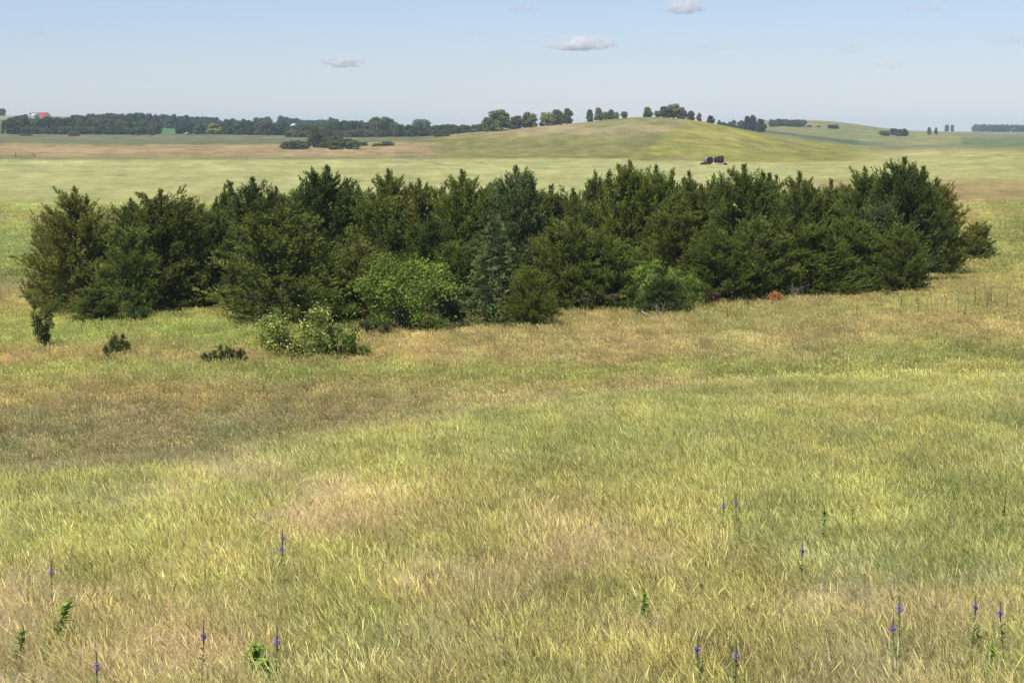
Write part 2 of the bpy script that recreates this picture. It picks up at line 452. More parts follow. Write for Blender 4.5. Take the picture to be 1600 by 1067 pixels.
def tuft(seed, kind, R=0.16, nblade=84, nhead=28, H=0.42, wb=0.0022, wh=0.0042, lean=0.20):
    rs = RS(seed)
    parts = []
    # leaf blades
    for n_, h0, h1, tone in ((nblade, .45, .85, 0),):
        b = np.zeros((n_, 3)); r = R * np.sqrt(rs.rand(n_)); a = rs.rand(n_) * 6.283
        b[:, 0] = r * np.cos(a); b[:, 1] = r * np.sin(a); b[:, 2] = -0.05
        d = rs.randn(n_, 3) * 0.22; d[:, 2] = 1; d[:, 0] -= lean * .5
        bd = rs.randn(n_, 3) * 0.36; bd[:, 2] = -np.abs(rs.randn(n_)) * .22; bd[:, 0] -= lean * .9
        L = H * (h0 + (h1 - h0) * rs.rand(n_))
        g = rs.rand(n_, 1)
        base = np.array([.62, .80, .50]) * (1 - g) + np.array([1.0, 1.02, .75]) * g
        dry = rs.rand(n_) < (.14 if kind == 'wheat' else .35)
        base[dry] = np.array([1.45, 1.3, 1.35])
        base *= rs.uniform(.45, 1.25, (n_, 1))  # random blade tones; the darkest also stand in for shadow between blades
        v, q, c, _, _ = ribbons(b, d, L, np.full(n_, wb) * rs.uniform(.6, 1.3, n_), bd, rs, 3, True, base, None)
        parts.append((v, q, c))
    # flowering stems
    n_ = nhead
    b = np.zeros((n_, 3)); r = R * np.sqrt(rs.rand(n_)); a = rs.rand(n_) * 6.283
    b[:, 0] = r * np.cos(a); b[:, 1] = r * np.sin(a)
    d = rs.randn(n_, 3) * 0.20; d[:, 2] = 1; d[:, 0] -= lean * .45
    bd = rs.randn(n_, 3) * 0.16; bd[:, 2] = -.06; bd[:, 0] -= lean * .8
    L = H * rs.uniform(.72, 1.05, n_)
    sc_ = np.array([1.15, 1.08, .95]) * rs.uniform(.8, 1.2, (n_, 1))
    v, q, c, tip, td = ribbons(b, d, L, np.full(n_, wb * .55), bd, rs, 3, False, sc_, None)
    parts.append((v, q, c))
    td = td / np.linalg.norm(td, axis=1)[:, None]
    if kind == 'wheat':
        hl = rs.uniform(.05, .10, n_); hw = wh * rs.uniform(.7, 1.2, n_)
        td2 = td + np.stack([-np.abs(rs.randn(n_)) * .25 * lean * 2, rs.randn(n_) * .1, rs.randn(n_) * .12], -1)
        hc = np.array([1.5, 1.42, 1.05]) * rs.uniform(.75, 1.2, (n_, 1))
        dk = rs.rand(n_) < .12
        hc[dk] = np.array([.55, .42, .35]); pl_ = rs.rand(n_) < .15; hc[pl_] = np.array([2.0, 1.85, 1.7])
        parts += spindle(tip - td * .01, td2, hl, hw, hc, rs)
    else:
        # feathery panicle: many short spikelets round the upper stem
        for k in range(16):
            f = rs.uniform(0, .16, n_)
            bb = tip - td * f[:, None]
            dd = td * .8 + rs.randn(n_, 3) * .45
            hc = np.array([1.5, 1.38, 1.35]) * rs.uniform(.75, 1.2, (n_, 1))
            parts += spindle(bb, dd, rs.uniform(.02, .045, n_), np.full(n_, wh * .5), hc, rs)[:1]
    V, Q, C = join(parts)
    return mesh_np('grass_tuft', V, Q, M_GRASS, C)

tcol = bpy.data.collections.new('tuft_shapes')
NV = {}
def add_variant(key, me):
    o = bpy.data.objects.new('tuft_%03d' % len(tcol.objects), me)
    tcol.objects.link(o)
    NV.setdefault(key, []).append(len(tcol.objects) - 1)
for s in range(7): add_variant('wheat', tuft(100 + s, 'wheat'))
for s in range(5): add_variant('brome', tuft(200 + s, 'brome', H=0.42, nhead=16))
for s in range(4): add_variant('midw', tuft(300 + s, 'wheat', R=.30, nblade=60, nhead=16, H=.42, wb=.009, wh=.012, lean=.2))
for s in range(4): add_variant('midb', tuft(400 + s, 'brome', R=.30, nblade=55, nhead=24, H=.40, wb=.008, wh=.018, lean=.2))
for s in range(3): add_variant('green', tuft(500 + s, 'wheat', R=.22, nblade=80, nhead=2, H=.5, wb=.006, lean=.2))

def scatter(name, label, d0, d1, dens, seed, umin=-40, umax=1640, far_=False, hs_=1.0, xs=1.0):
    """instanced tufts between two depths; dens per square metre"""
    rs = RS(seed)
    area = (umax - umin) / F * (d1 * d1 - d0 * d0) / 2
    n_ = int(area * dens)
    d = np.sqrt(d0 * d0 + rs.rand(n_) * (d1 * d1 - d0 * d0))
    u = umin + rs.rand(n_) * (umax - umin)
    x = (u - 800) / F * d; y = d
    if far_:
        z = ground(x, y)
    z = ground(x, y)
    c, tw, fg = cover(x, y)
    ran = rs.rand(n_)
    hgt = (0.75 + 0.5 * fbm(x / 2.2 + 9, y / 3.0 + 4, 3)) * rs.uniform(.8, 1.15, n_) * hs_
    kind = np.where(ran < tw * .5 + (.10 if far_ else .30), 1, 0)
    c = c * rs.uniform(.72, 1.26, (n_, 1)) * (1 + rs.randn(n_, 3) * .05)
    c = c * (np.array([1.95, 2.12, 2.45]) if far_ else np.array([1.70, 1.84, 2.35]))
    m_ = c.mean(1, keepdims=True); c = m_ + (c - m_) * .86
    vi = np.zeros(n_, np.int32)
    A = NV['midw'] if far_ else NV['wheat']; B = NV['midb'] if far_ else NV['brome']
    vi = np.where(kind == 0, np.array(A)[rs.randint(0, len(A), n_)], np.array(B)[rs.randint(0, len(B), n_)])
    gg = (c[:, 0] < c[:, 1] * .92) & (rs.rand(n_) < .5) if not far_ else np.zeros(n_, bool)
    vi[gg] = np.array(NV['green'])[rs.randint(0, len(NV['green']), gg.sum())]
    me = bpy.data.meshes.new(name)
    me.vertices.add(n_)
    me.vertices.foreach_set('co', np.stack([x, y, z], -1).astype(np.float32).ravel())
    def fa(nm, typ, dat, key='value'):
        a = me.attributes.new(nm, typ, 'POINT'); a.data.foreach_set(key, dat.ravel())
    fa('vi', 'INT', vi.astype(np.int32))
    wave = (fbm(x / 5.0 + 70, y / 9.0 + 70, 2) - .5) * 1.6
    rot = np.stack([rs.randn(n_) * .06, rs.randn(n_) * .06 - np.clip(wave, -.2, .5) * .35, rs.uniform(-1.5, 1.5, n_)], -1)
    fa('rot', 'FLOAT_VECTOR', rot.astype(np.float32), 'vector')
    scl = np.stack([np.full(n_, xs) * rs.uniform(.9, 1.2, n_)] * 2 + [hgt], -1)
    fa('scl', 'FLOAT_VECTOR', scl.astype(np.float32), 'vector')
    cc = np.ones((n_, 4), np.float32); cc[:, :3] = np.clip(c, 0, 1)
    fa('col', 'FLOAT_COLOR', cc, 'color')
    o = link(name, me)
    o['kind'] = 'stuff'; o['label'] = label; o['category'] = 'grass'
    ng = bpy.data.node_groups.new(name, 'GeometryNodeTree')
    ng.interface.new_socket('Geometry', in_out='INPUT', socket_type='NodeSocketGeometry')
    ng.interface.new_socket('Geometry', in_out='OUTPUT', socket_type='NodeSocketGeometry')
    N, Lk = ng.nodes, ng.links
    gi = N.new('NodeGroupInput'); go = N.new('NodeGroupOutput')
    iop = N.new('GeometryNodeInstanceOnPoints'); ci = N.new('GeometryNodeCollectionInfo')
    ci.inputs['Collection'].default_value = tcol
    ci.inputs['Separate Children'].default_value = True
    ci.inputs['Reset Children'].default_value = True
    iop.inputs['Pick Instance'].default_value = True
    def na(nm, t):
        a = N.new('GeometryNodeInputNamedAttribute'); a.data_type = t; a.inputs['Name'].default_value = nm
        return next(s for s in a.outputs if s.enabled and s.name == 'Attribute')
    Lk.new(gi.outputs[0], iop.inputs['Points'])
    Lk.new(ci.outputs[0], iop.inputs['Instance'])
    Lk.new(na('vi', 'INT'), iop.inputs['Instance Index'])
    e2r = N.new('FunctionNodeEulerToRotation')
    Lk.new(na('rot', 'FLOAT_VECTOR'), e2r.inputs[0]); Lk.new(e2r.outputs[0], iop.inputs['Rotation'])
    Lk.new(na('scl', 'FLOAT_VECTOR'), iop.inputs['Scale'])
    Lk.new(iop.outputs[0], go.inputs[0])
    md = o.modifiers.new('tufts', 'NODES'); md.node_group = ng
    return o

scatter('foreground_grass', 'tall yellow-green grass with seed heads leaning in the wind', 7.5, 50, 60, 1, umin=-120, umax=1720)
scatter('meadow_grass', 'mixed tan and green meadow grass in the hollow before the cedars', 48, 118, 7, 2, far_=True, umin=-150, umax=1750)
scatter('pasture_grass', 'rough pasture grass beside and beyond the cedar grove', 116, 250, 1.3, 3, far_=True, hs_=1.1, xs=1.9, umin=-80, umax=1680)

# ------------------------------------------------------------------ trees
def tube(path, rad, k=6):
    path = np.asarray(path, float); rad = np.asarray(rad, float)
    n_ = len(path)
    d = np.gradient(path, axis=0); d /= np.linalg.norm(d, axis=1)[:, None] + 1e-9
    up = np.array([0.13, 0.97, 0.2])
    s = np.cross(d, up); s /= np.linalg.norm(s, axis=1)[:, None] + 1e-9
    t = np.cross(d, s)
    a = np.arange(k) / k * 2 * math.pi
    V = path[:, None] + rad[:, None, None] * (np.cos(a)[None, :, None] * s[:, None] + np.sin(a)[None, :, None] * t[:, None])
    i = np.arange(n_ - 1)[:, None] * k; j = np.arange(k)[None]; j2 = (j + 1) % k
    Q = np.stack([i + j, i + j2, i + k + j2, i + k + j], -1).reshape(-1, 4)
    return V.reshape(-1, 3), Q, np.ones((n_ * k, 3))

def unit(v): return v / (np.linalg.norm(v, axis=-1, keepdims=True) + 1e-9)

def leaflets(base, axis, length, rs, k=16, ll=0.11, lw=0.032, spread=.7, tint=None, bronze=0.0):
    """feathery plumes: k thin triangles along each axis"""
    n_ = len(base)
    q = rs.rand(n_, k) ** .8
    pos = base[:, None] + axis[:, None] * (q * length[:, None])[..., None]
    dirs = unit(axis[:, None] * 1.0 + rs.randn(n_, k, 3) * spread)
    L = ll * (1.15 - .5 * q) * rs.uniform(.7, 1.3, (n_, k))
    side = unit(np.cross(dirs, rs.randn(n_, k, 3)))
    a = pos - side * (lw / 2); b = pos + side * (lw / 2)
    c = pos + dirs * L[..., None]
    m = pos + dirs * (L * .45)[..., None]
    V = np.stack([pos, m - side * lw * .6, c, m + side * lw * .6], 2).reshape(-1, 3)
    Q = np.arange(n_ * k * 4).reshape(-1, 4)
    if tint is None: tint = np.ones((n_, 3))
    ct = tint[:, None] * rs.uniform(.75, 1.25, (n_, k, 1))
    br = (q ** 2 * bronze)[..., None] * (rs.rand(n_, k, 1) < .7)
    ct = ct * (1 - br) + ct * np.array([1.9, 1.15, .8]) * br
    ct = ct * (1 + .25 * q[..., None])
    C = np.repeat(ct[:, :, None], 4, axis=2).reshape(-1, 3)
    return V, Q, C

def make_cedar(seed, H=5.5, R=1.9, nl=185, leaders=3, low=0.0, loose=.8, bronze=.05, peak=.42):
    rs = RS(seed)
    ph = rs.rand(4) * 6.28
    def rad(t, az):
        f = (0.62 + 0.38 * np.clip(t / .22, 0, 1)) * np.clip(1 - t, 0, 1) ** peak * 1.12
        lump = 1 + .13 * np.sin(2 * az + ph[0] + 3 * t) + .10 * np.sin(5 * az + ph[1] + 9 * t) + .08 * np.sin(3 * az - ph[2] + 17 * t)
        return R * f * lump
    B, A, Ln = [], [], []
    trunk = [tube([(0, 0, -.3), (.03, .02, H * .3), (-.02, .03, H * .6), (0, 0, H * .9)], [.14, .11, .07, .015])]
    limbs = []
    for i in range(nl):
        t0 = low + (rs.rand() ** 1.15) * (.9 - low)
        limbs.append((0, 0, t0 * H * .93, i * 2.39996 + rs.rand() * .8, t0, 1.0 if i % 5 else .55))
    # the leaders that make the ragged top
    lead = [(0, 0, 1.0)]
    for k in range(leaders - 1):
        a = rs.rand() * 6.28; r = R * rs.uniform(.2, .66)
        lead.append((r * math.cos(a), r * math.sin(a), rs.uniform(.76, .95)))
    for (lx, ly, hf) in lead:
        top = H * hf
        seg = np.linspace(.76 * top, top, 20)
        for hgt in seg:
            s = (top - hgt) / (H * .30)
            for k in range(3):
                az = rs.rand() * 6.28
                el = rs.uniform(.7, 1.25)
                d = np.array([math.cos(az) * math.cos(el), math.sin(az) * math.cos(el), math.sin(el)])
                B.append(np.array([lx * min(1, hgt / top * 1.1), ly * min(1, hgt / top * 1.1), hgt - .2 - .12 * rs.rand()])); A.append(d); Ln.append(.10 + .55 * s + .07 * rs.rand())
        trunk.append(tube([(0, 0, .4 * top), (lx * .7, ly * .7, .6 * top), (lx, ly, top * .99)], [.05, .035, .008], 4))
    for (x0, y0, h0, az, t0, w) in limbs:
        t1 = min(.96, t0 + rs.uniform(.03, .10) + .05)
        r1 = rad(t1, az) * rs.uniform(.70, 1.14) * w
        r1 = max(r1, .12)
        rise = (rs.uniform(.15, .5) + .55 * t0) * r1
        p0 = np.array([x0, y0, h0]); ca, sa = math.cos(az), math.sin(az)
        p1 = np.array([ca * r1 * .55, sa * r1 * .55, h0 + rise * .35])
        p2 = np.array([ca * r1, sa * r1, min(h0 + rise, H * .99)])
        if p2[2] < .25: p2[2] = .25
        L = np.linalg.norm(p2 - p0)
        if rs.rand() < .35:
            trunk.append(tube([p0, p1, p2 * .9 + p0 * .1], [.03, .02, .006], 4))
        m = max(6, int(L * 19))
        s = (rs.uniform(.12, 1.0, m) ** .75)[:, None]
        q = p0 * (1 - s) ** 2 + 2 * p1 * s * (1 - s) + p2 * s * s
        q = q + rs.randn(m, 3) * np.array([.10, .10, .07]) * (.5 + .7 * L / 2) * loose
        tan = unit(2 * (p1 - p0) * (1 - s) + 2 * (p2 - p1) * s)
        ax = unit(tan + rs.randn(m, 3) * .40 * loose + np.array([0, 0, .22 + .4 * max(0, t0 - .45)]))
        B += list(q); A += list(ax); Ln += list(rs.uniform(.18, .40, m))
    B = np.array(B); A = np.array(A); Ln = np.array(Ln)
    B[:, 2] = np.maximum(B[:, 2], .1)
    # colour of whole plumes: some old bronze ones, some fresh
    g = rs.rand(len(B), 1)
    tint = np.array([1, 1, 1]) * rs.uniform(.75, 1.25, (len(B), 1))
    fresh = (g > .72); tint = np.where(fresh, tint * np.array([1.18, 1.18, .95]), tint)
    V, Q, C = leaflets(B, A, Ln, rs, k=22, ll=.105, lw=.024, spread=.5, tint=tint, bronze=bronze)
    tv, tq, tc = join(trunk)
    return mesh_np('cedar_crown', V, Q, M_CEDAR, C), mesh_np('cedar_trunk', tv, tq, M_BARK)

def make_spruce(seed, H=4.4, R=1.6):
    rs = RS(seed)
    B, A, Ln, T = [], [], [], []
    trunk = [tube([(0, 0, -.3), (0, 0, H * .5), (0, 0, H)], [.12, .07, .01])]
    h = .12
    while h < H * .97:
        f = (1 - h / H)
        r = R * f ** .85 * rs.uniform(.85, 1.12) + .05
        nb = int(7 + 9 * f)
        for k in range(nb):
            az = rs.rand() * 6.28; rr = r * rs.uniform(.7, 1.1)
            p0 = np.array([0, 0, h]); p2 = np.array([math.cos(az) * rr, math.sin(az) * rr, h + rr * rs.uniform(-.05, .28)])
            m = int(6 + rr * 16)
            s = rs.uniform(.1, 1, m)[:, None]
            sag = np.concatenate([np.zeros((m, 2)), -.12 * rr * np.sin(s * 3.14)], 1)
            q = p0 * (1 - s) + p2 * s + sag + rs.randn(m, 3) * np.array([.08, .08, .02]) * (.3 + rr * .5)
            d = unit(p2 - p0)
            B += list(q); A += list(unit(d + rs.randn(m, 3) * .35)); Ln += list(rs.uniform(.10, .22, m))
            T += list(np.where(s > .74, 2.6, .95) * rs.uniform(.8, 1.2, (m, 1)) * np.ones((1, 3)) * np.ones((1, 3)))
            if rs.rand() < .4: trunk.append(tube([p0, p2 * .9 + p0 * .1], [.02, .005], 4))
        h += rs.uniform(.16, .26) * (1 if h < H * .6 else 1.25)
    V, Q, C = leaflets(np.array(B), np.array(A), np.array(Ln), rs, k=12, ll=.07, lw=.024, spread=.6, tint=np.array(T))
    tv, tq, tc = join(trunk)
    return mesh_np('spruce_crown', V, Q, M_CEDAR, C), mesh_np('spruce_trunk', tv, tq, M_BARK)

def make_broadleaf(seed, H=4.0, R=2.0, clumps=26, leaves=420, ls=.085, cr=.5, trunks=3, flat=.8, low=.12, hb=.12, flower=0.0):
    """bushy tree: leaf clumps at the ends of real limbs"""
    rs = RS(seed)
    parts = []; tr = []
    for c in range(clumps):
        az = c * 2.39996 + rs.rand()
        t = (c + .5) / clumps
        el = math.asin(min(1, low + (1 - low) * (1 - t)))
        rr = rs.uniform(.62, .92)
        h = H * (hb + (.88 - hb) * rs.uniform(.0, 1) ** (.8 if hb > .1 else 1.1))
        w = math.sqrt(max(.05, 1 - ((h / H - .48) / .56) ** 2))
        cen = np.array([math.cos(az) * R * w * rr, math.sin(az) * R * w * rr, h])
        if rs.rand() < .25: cen[:2] *= .4
        rc = cr * rs.uniform(.65, 1.3) * (R / 2 + .3)
        n_ = int(leaves * rs.uniform(.7, 1.25))
        d = unit(rs.randn(n_, 3)); rad_ = rc * np.abs(rs.randn(n_)) * .62 * (1 + .35 * np.sin(d[:, 0] * 7 + c) * np.sin(d[:, 2] * 6 + 2 * c))
        off = d * rad_[:, None] * np.array([1, 1, flat]); off[:, 2] -= .25 * (off[:, 0] ** 2 + off[:, 1] ** 2) / rc
        pos = cen + off
        pos[:, 2] = np.maximum(pos[:, 2], .05)
        nrm = unit(d * .5 + rs.randn(n_, 3) * .6 + np.array([0, 0, .5]))
        s = unit(np.cross(nrm, rs.randn(n_, 3))); t2 = np.cross(nrm, s)
        L = ls * rs.uniform(.6, 1.35, n_)[:, None]
        V = np.stack([pos - s * L, pos - t2 * L * .55, pos + s * L, pos + t2 * L * .55], 1).reshape(-1, 3)
        Q = np.arange(n_ * 4).reshape(-1, 4)
        tn = np.ones(3) * rs.uniform(.8, 1.2) * np.array([1, 1, rs.uniform(.8, 1.1)])
        cc = tn * rs.uniform(.7, 1.3, (n_, 1))
        if flower:
            fl = (rs.rand(n_) < flower) & (d[:, 2] > .1) & (rad_ > rc * .6)
            cc[fl] = np.array([2.6, 2.4, 4.2]) * rs.uniform(.8, 1.1, (fl.sum(), 1))
        parts.append((V, Q, np.repeat(cc[:, None], 4, 1).reshape(-1, 3)))
        a0 = rs.rand() * 6.28
        b = np.array([math.cos(a0) * .08 * trunks, math.sin(a0) * .08 * trunks, -.2])
        mid = cen * np.array([.35, .35, .5]) + rs.randn(3) * .1
        tr.append(tube([b, b * .5 + np.array([0, 0, .3]) + mid * .2, mid, cen], [.07, .055, .035, .01], 5))
    V, Q, C = join(parts); tv, tq, tc = join(tr)
    return mesh_np('leafy_crown', V, Q, M_LEAF, C), mesh_np('leafy_trunk', tv, tq, M_BARK)

def make_vshrub(seed, H=2.2, R=.85):
    rs = RS(seed); parts = []; tr = []
    for (ax, ay, hh) in ((-.75, .1, .95), (-.35, -.3, .7), (.30, .2, .8), (.80, 0, .92), (.15, -.2, .45), (-.55, .2, .5)):
        e = np.array([ax * R, ay * R, hh * H])
        tr.append(tube([(0, 0, -.2), e * np.array([.35, .35, .5]), e], [.04, .03, .008], 5))
        for t in np.linspace(.12, 1.02, 10):
            q = e * t * np.array([t ** .5, t ** .5, 1]) + rs.randn(3) * .07
            n_ = int(70 * rs.uniform(.5, 1.3)); rc = rs.uniform(.12, .24)
            d = unit(rs.randn(n_, 3)); pos = q + d * (rc * rs.rand(n_) ** .5)[:, None]; pos[:, 2] = np.maximum(pos[:, 2], .05)
            nrm = unit(d * .5 + rs.randn(n_, 3) * .6 + np.array([0, 0, .5]))
            s_ = unit(np.cross(nrm, rs.randn(n_, 3))); t2 = np.cross(nrm, s_); L = .05 * rs.uniform(.6, 1.3, n_)[:, None]
            V = np.stack([pos - s_ * L, pos - t2 * L * .55, pos + s_ * L, pos + t2 * L * .55], 1).reshape(-1, 3)
            cc = np.ones(3) * rs.uniform(.8, 1.3) * rs.uniform(.7, 1.3, (n_, 1))
            parts.append((V, np.arange(n_ * 4).reshape(-1, 4), np.repeat(cc[:, None], 4, 1).reshape(-1, 3)))
    V, Q, C = join(parts); tv, tq, tc = join(tr)
    return mesh_np('shrub_crown', V, Q, M_LEAF, C), mesh_np('shrub_stems', tv, tq, M_BARK)

def make_far(seed, H=10, R=5, kind='round'):
    rs = RS(seed)
    n_ = 64; parts = []; tr = [tube([(0, 0, -.8), (.1, 0, H * .35), (0, .1, H * .75)], [.4, .28, .08], 5)]
    for c in range(n_):
        az = rs.rand() * 6.28
        if kind == 'round':
            h = H * rs.uniform(.10, .86); w = math.sqrt(max(.02, 1 - ((h / H - .42) / .46) ** 2))
        elif kind == 'tall':
            h = H * rs.uniform(.10, .90); w = math.sqrt(max(.01, 1 - ((h / H - .42) / .49) ** 2))
        else:   # spreading
            h = H * rs.uniform(.12, .84); w = math.sqrt(max(.1, 1 - ((h / H - .5) / .5) ** 2))
        r = R * w * .86 * math.sqrt(rs.uniform(.08, 1))
        cen = np.array([math.cos(az) * r, math.sin(az) * r, h])
        rc = R * rs.uniform(.20, .34)
        m = 95
        d = unit(rs.randn(m, 3)); pos = cen + d * (rc * rs.rand(m) ** .4)[:, None] * np.array([1, 1, .85])
        pos[:, 2] = np.maximum(pos[:, 2], .1)
        nrm = unit(d + rs.randn(m, 3) * .5 + np.array([0, 0, .3]))
        s = unit(np.cross(nrm, rs.randn(m, 3))); t2 = np.cross(nrm, s)
        L = (.30 * R / 5 * rs.uniform(.6, 1.3, m))[:, None]
        V = np.stack([pos - s * L, pos - t2 * L, pos + s * L, pos + t2 * L], 1).reshape(-1, 3)
        cc = np.ones(3) * rs.uniform(.85, 1.18) * rs.uniform(.7, 1.3, (m, 1))
        parts.append((V, np.arange(m * 4).reshape(-1, 4), np.repeat(cc[:, None], 4, 1).reshape(-1, 3)))
        tr.append(tube([(0, 0, H * .2), cen * .5 + np.array([0, 0, H * .12]), cen], [.16, .1, .03], 4))
    V, Q, C = join(parts); tv, tq, tc = join(tr)
    return mesh_np('far_crown', V, Q, M_FARLEAF, C), mesh_np('far_trunk', tv, tq, M_BARK)

def top_h(vt, d, zg):
    return -(vt - HZ) / F * d - zg

def plant_tree(name, label, cat, u, vt, d, hw, data, H0, R0, color, rotz, group=None, crown='crown', trunk='trunk', sink=0.0):
    p_ = P(u, d, -sink)
    H = top_h(vt, d, p_.z)
    W = hw * d / F * (1.18 if cat == 'cedar tree' else 1)
    o = thing(name, label, cat, p_, rotz, (W / R0, W / R0, H / H0), group)
    c = link(crown, data[0], o); c.color = (*color, 1)
    link(trunk, data[1], o)
    return o

CED = []
specs = [(1, dict(leaders=5)), (2, dict(leaders=4)), (3, dict(leaders=7)), (4, dict(leaders=3, peak=.5)), (5, dict(leaders=6, peak=.4)),
         (6, dict(leaders=8)), (7, dict(leaders=5, peak=.38)), (8, dict(leaders=6, loose=1.1)), (9, dict(leaders=3, loose=.9, peak=.6))]
for s, kw in specs:
    CED.append(make_cedar(s * 11, **kw))
# albedo tones of the cedars
DK = (.098, .134, .032); GN = (.138, .178, .036); GG = (.152, .180, .040); BZ = (.172, .184, .044); OL = (.160, .190, .036); BL = (.126, .168, .060)
G = 'eastern redcedars of the grove'
cedars = [
 (118, 287, 100, 68, BZ, 0, 'bronze-tinged cedar with three pointed tops at the left end of the grove'),
 (252, 291, 102, 74, GN, 4, 'broad green cedar second from the left end of the grove'),
 (198, 345, 98.5, 48, GG, 7, 'lower grey-green cedar tucked between the bronze end cedar and the broad green one'),
 (335, 312, 103, 46, GN, 3, 'mid green cedar filling the gap left of the dark pointed cedar'),
 (352, 283, 113, 30, GG, 8, 'thin pale grey-green cedar tip rising just left of the dark pointed cedar'),
 (395, 271, 107, 58, DK, 1, 'dark cedar with a sharp single point, first tall dark one from the left'),
 (432, 286, 116, 42, GG, 5, 'pale cedar top between the two tall dark cedars on the left'),
 (437, 312, 94, 92, BZ, 6, 'large bronze-green cedar standing forward, its skirt nearest the flowering shrub'),
 (512, 254, 106, 72, DK, 2, 'tallest dark blue-black cedar on the left half with a crowded flat top'),
 (595, 298, 101, 66, GG, 7, 'grey-green cedar right of the tallest dark cedar, above the light green tree'),
 (607, 260, 117, 52, OL, 0, 'olive cedar in the back row with one thin tip right of the tall dark cedar'),
 (560, 372, 96, 62, BZ, 4, 'brownish low cedar behind the leafy bushes left of the light green tree'),
 (655, 274, 112, 48, OL, 5, 'olive cedar in the back row above the top of the light green tree'),
 (672, 330, 99, 55, DK, 3, 'very dark cedar directly behind the right side of the light green tree'),
 (722, 261, 110, 56, OL, 0, 'yellow-olive cedar with two bright tips left of the grey-blue cedar'),
 (720, 372, 97, 48, GN, 4, 'green cedar squeezed between the light green tree and the blue spruce'),
 (806, 254, 108, 60, BL, 2, 'grey-blue cedar rising straight behind the spruce'),
 (862, 284, 112, 52, GN, 8, 'green cedar in the dip of the skyline right of the grey-blue cedar'),
 (893, 338, 100, 66, OL, 6, 'spreading green cedar right of the spruce, above the purple thistles'),
 (930, 262, 115, 40, GG, 3, 'slender grey-green cedar left of the tall yellow-green cedar'),
 (984, 245, 108, 58, OL, 5, 'tall yellow-green cedar with a crowded top right of the middle of the grove'),
 (1025, 252, 114, 42, GN, 1, 'narrow green cedar touching the right side of the tall yellow-green cedar'),
 (955, 366, 100, 58, GN, 4, 'dense low cedar left of the viny shrub, above the thistles'),
 (1076, 262, 115, 42, GN, 8, 'thin-topped cedar in the back row behind the viny shrub'),
 (1060, 322, 103, 66, OL, 7, 'olive-bronze cedar whose boughs hang over the viny shrub'),
 (1114, 268, 119, 34, OL, 3, 'small pointed cedar top just under the hay bales'),
 (1162, 252, 109, 60, GN, 2, 'cedar with twin tips to the right of the hay bales'),
 (1128, 360, 101, 58, GN, 6, 'dark-skirted cedar over the second bank of thistles'),
 (1182, 334, 102, 62, GN, 4, 'broad front cedar left of the orange dead brush'),
 (1212, 268, 115, 40, OL, 1, 'pale-tipped cedar in the low part of the right skyline'),
 (1248, 264, 113, 46, GN, 0, 'cedar with a twiggy top between the twin-tipped one and the right dip'),
 (1270, 345, 103, 64, OL, 7, 'spreading front cedar directly above the bare dead stems'),
 (1297, 275, 114, 42, GN, 8, 'cedar with one sharp spike in the dip before the right-hand group'),
 (1332, 330, 105, 48, GG, 5, 'grey-green middle cedar left of the conical one at the grove edge'),
 (1350, 256, 112, 50, GN, 0, 'green cedar on the left shoulder of the tall right-hand group'),
 (1412, 241, 110, 60, DK, 2, 'tall dark cedar with a high double point near the right end'),
 (1378, 312, 107, 52, BL, 7, 'blue-tinged cedar with drooping sprays near the right end'),
 (1406, 346, 104, 42, OL, 4, 'compact conical bright green cedar at the front right corner of the grove'),
 (1462, 272, 119, 46, OL, 5, 'olive cedar forming the right shoulder of the grove'),
 (1490, 345, 125, 14, GN, 6, 'short green cedar at the foot of the right shoulder of the grove'),
 (1526, 345, 134, 29, GN, 6, 'small round cedar standing apart at the far right end'),
 (826, 414, 92.2, 34, OL, 4, 'small green cedar in front of the blue spruce'),
 (150, 445, 95, 44, GG, 7, 'low feathery grey-green cedar at the foot of the left end of the grove'),
 (1036, 430, 96, 36, DK, 7, 'small dark cedar inside the viny shrub with dead wood at its foot'),
 (850, 446, 95, 24, BZ, 8, 'little brownish cedar beside the small cedar before the spruce'),
]
fillers = [
 (205, 305, 112, 40, DK, 5, 'dark cedar top in the back row beside the bronze end cedar'),
 (298, 305, 112, 44, GN, 0, 'plain green cedar in the back row right of the broad green one'),
 (470, 285, 118, 44, GN, 6, 'cedar in the back row left of the tallest dark cedar'),
 (560, 285, 118, 44, GN, 4, 'cedar in the back row right of the tallest dark cedar'),
 (690, 288, 118, 44, GN, 6, 'cedar in the back row left of the yellow-olive cedar'),
 (765, 282, 119, 44, GN, 4, 'cedar in the back row left of the grey-blue cedar'),
 (840, 295, 118, 40, OL, 6, 'cedar in the back row right of the grey-blue cedar'),
 (895, 290, 119, 44, GN, 4, 'cedar in the back row left of the slender grey-green one'),
 (1050, 275, 120, 44, GN, 6, 'cedar in the back row left of the small top under the bales'),
 (1095, 285, 113, 50, OL, 4, 'bushy cedar just in front of the small top under the bales'),
 (1190, 285, 120, 44, GN, 6, 'cedar in the back row right of the twin-tipped one'),
 (1272, 290, 119, 44, GN, 4, 'cedar in the back row left of the single sharp spike'),
 (1325, 285, 119, 44, GN, 6, 'cedar in the back row right of the single sharp spike'),
 (1380, 268, 117, 44, GN, 4, 'cedar in the back row left of the tall dark double point'),
 (1440, 275, 118, 40, GN, 6, 'cedar in the back row right of the tall dark double point'),
 (80, 340, 106, 32, BZ, 4, 'low bronze cedar behind the left edge of the end tree'),
]
cedars = cedars + fillers
rs = RS(77)
for (u, vt, d, hw, c, v, lab) in cedars:
    c = np.array(c) * rs.uniform(.9, 1.12) * (1 + rs.randn(3) * .04)
    plant_tree('cedar_tree', lab, 'cedar tree', u, vt, d, hw, CED[v], 5.5, 1.95, c, rs.rand() * 6.28, G)

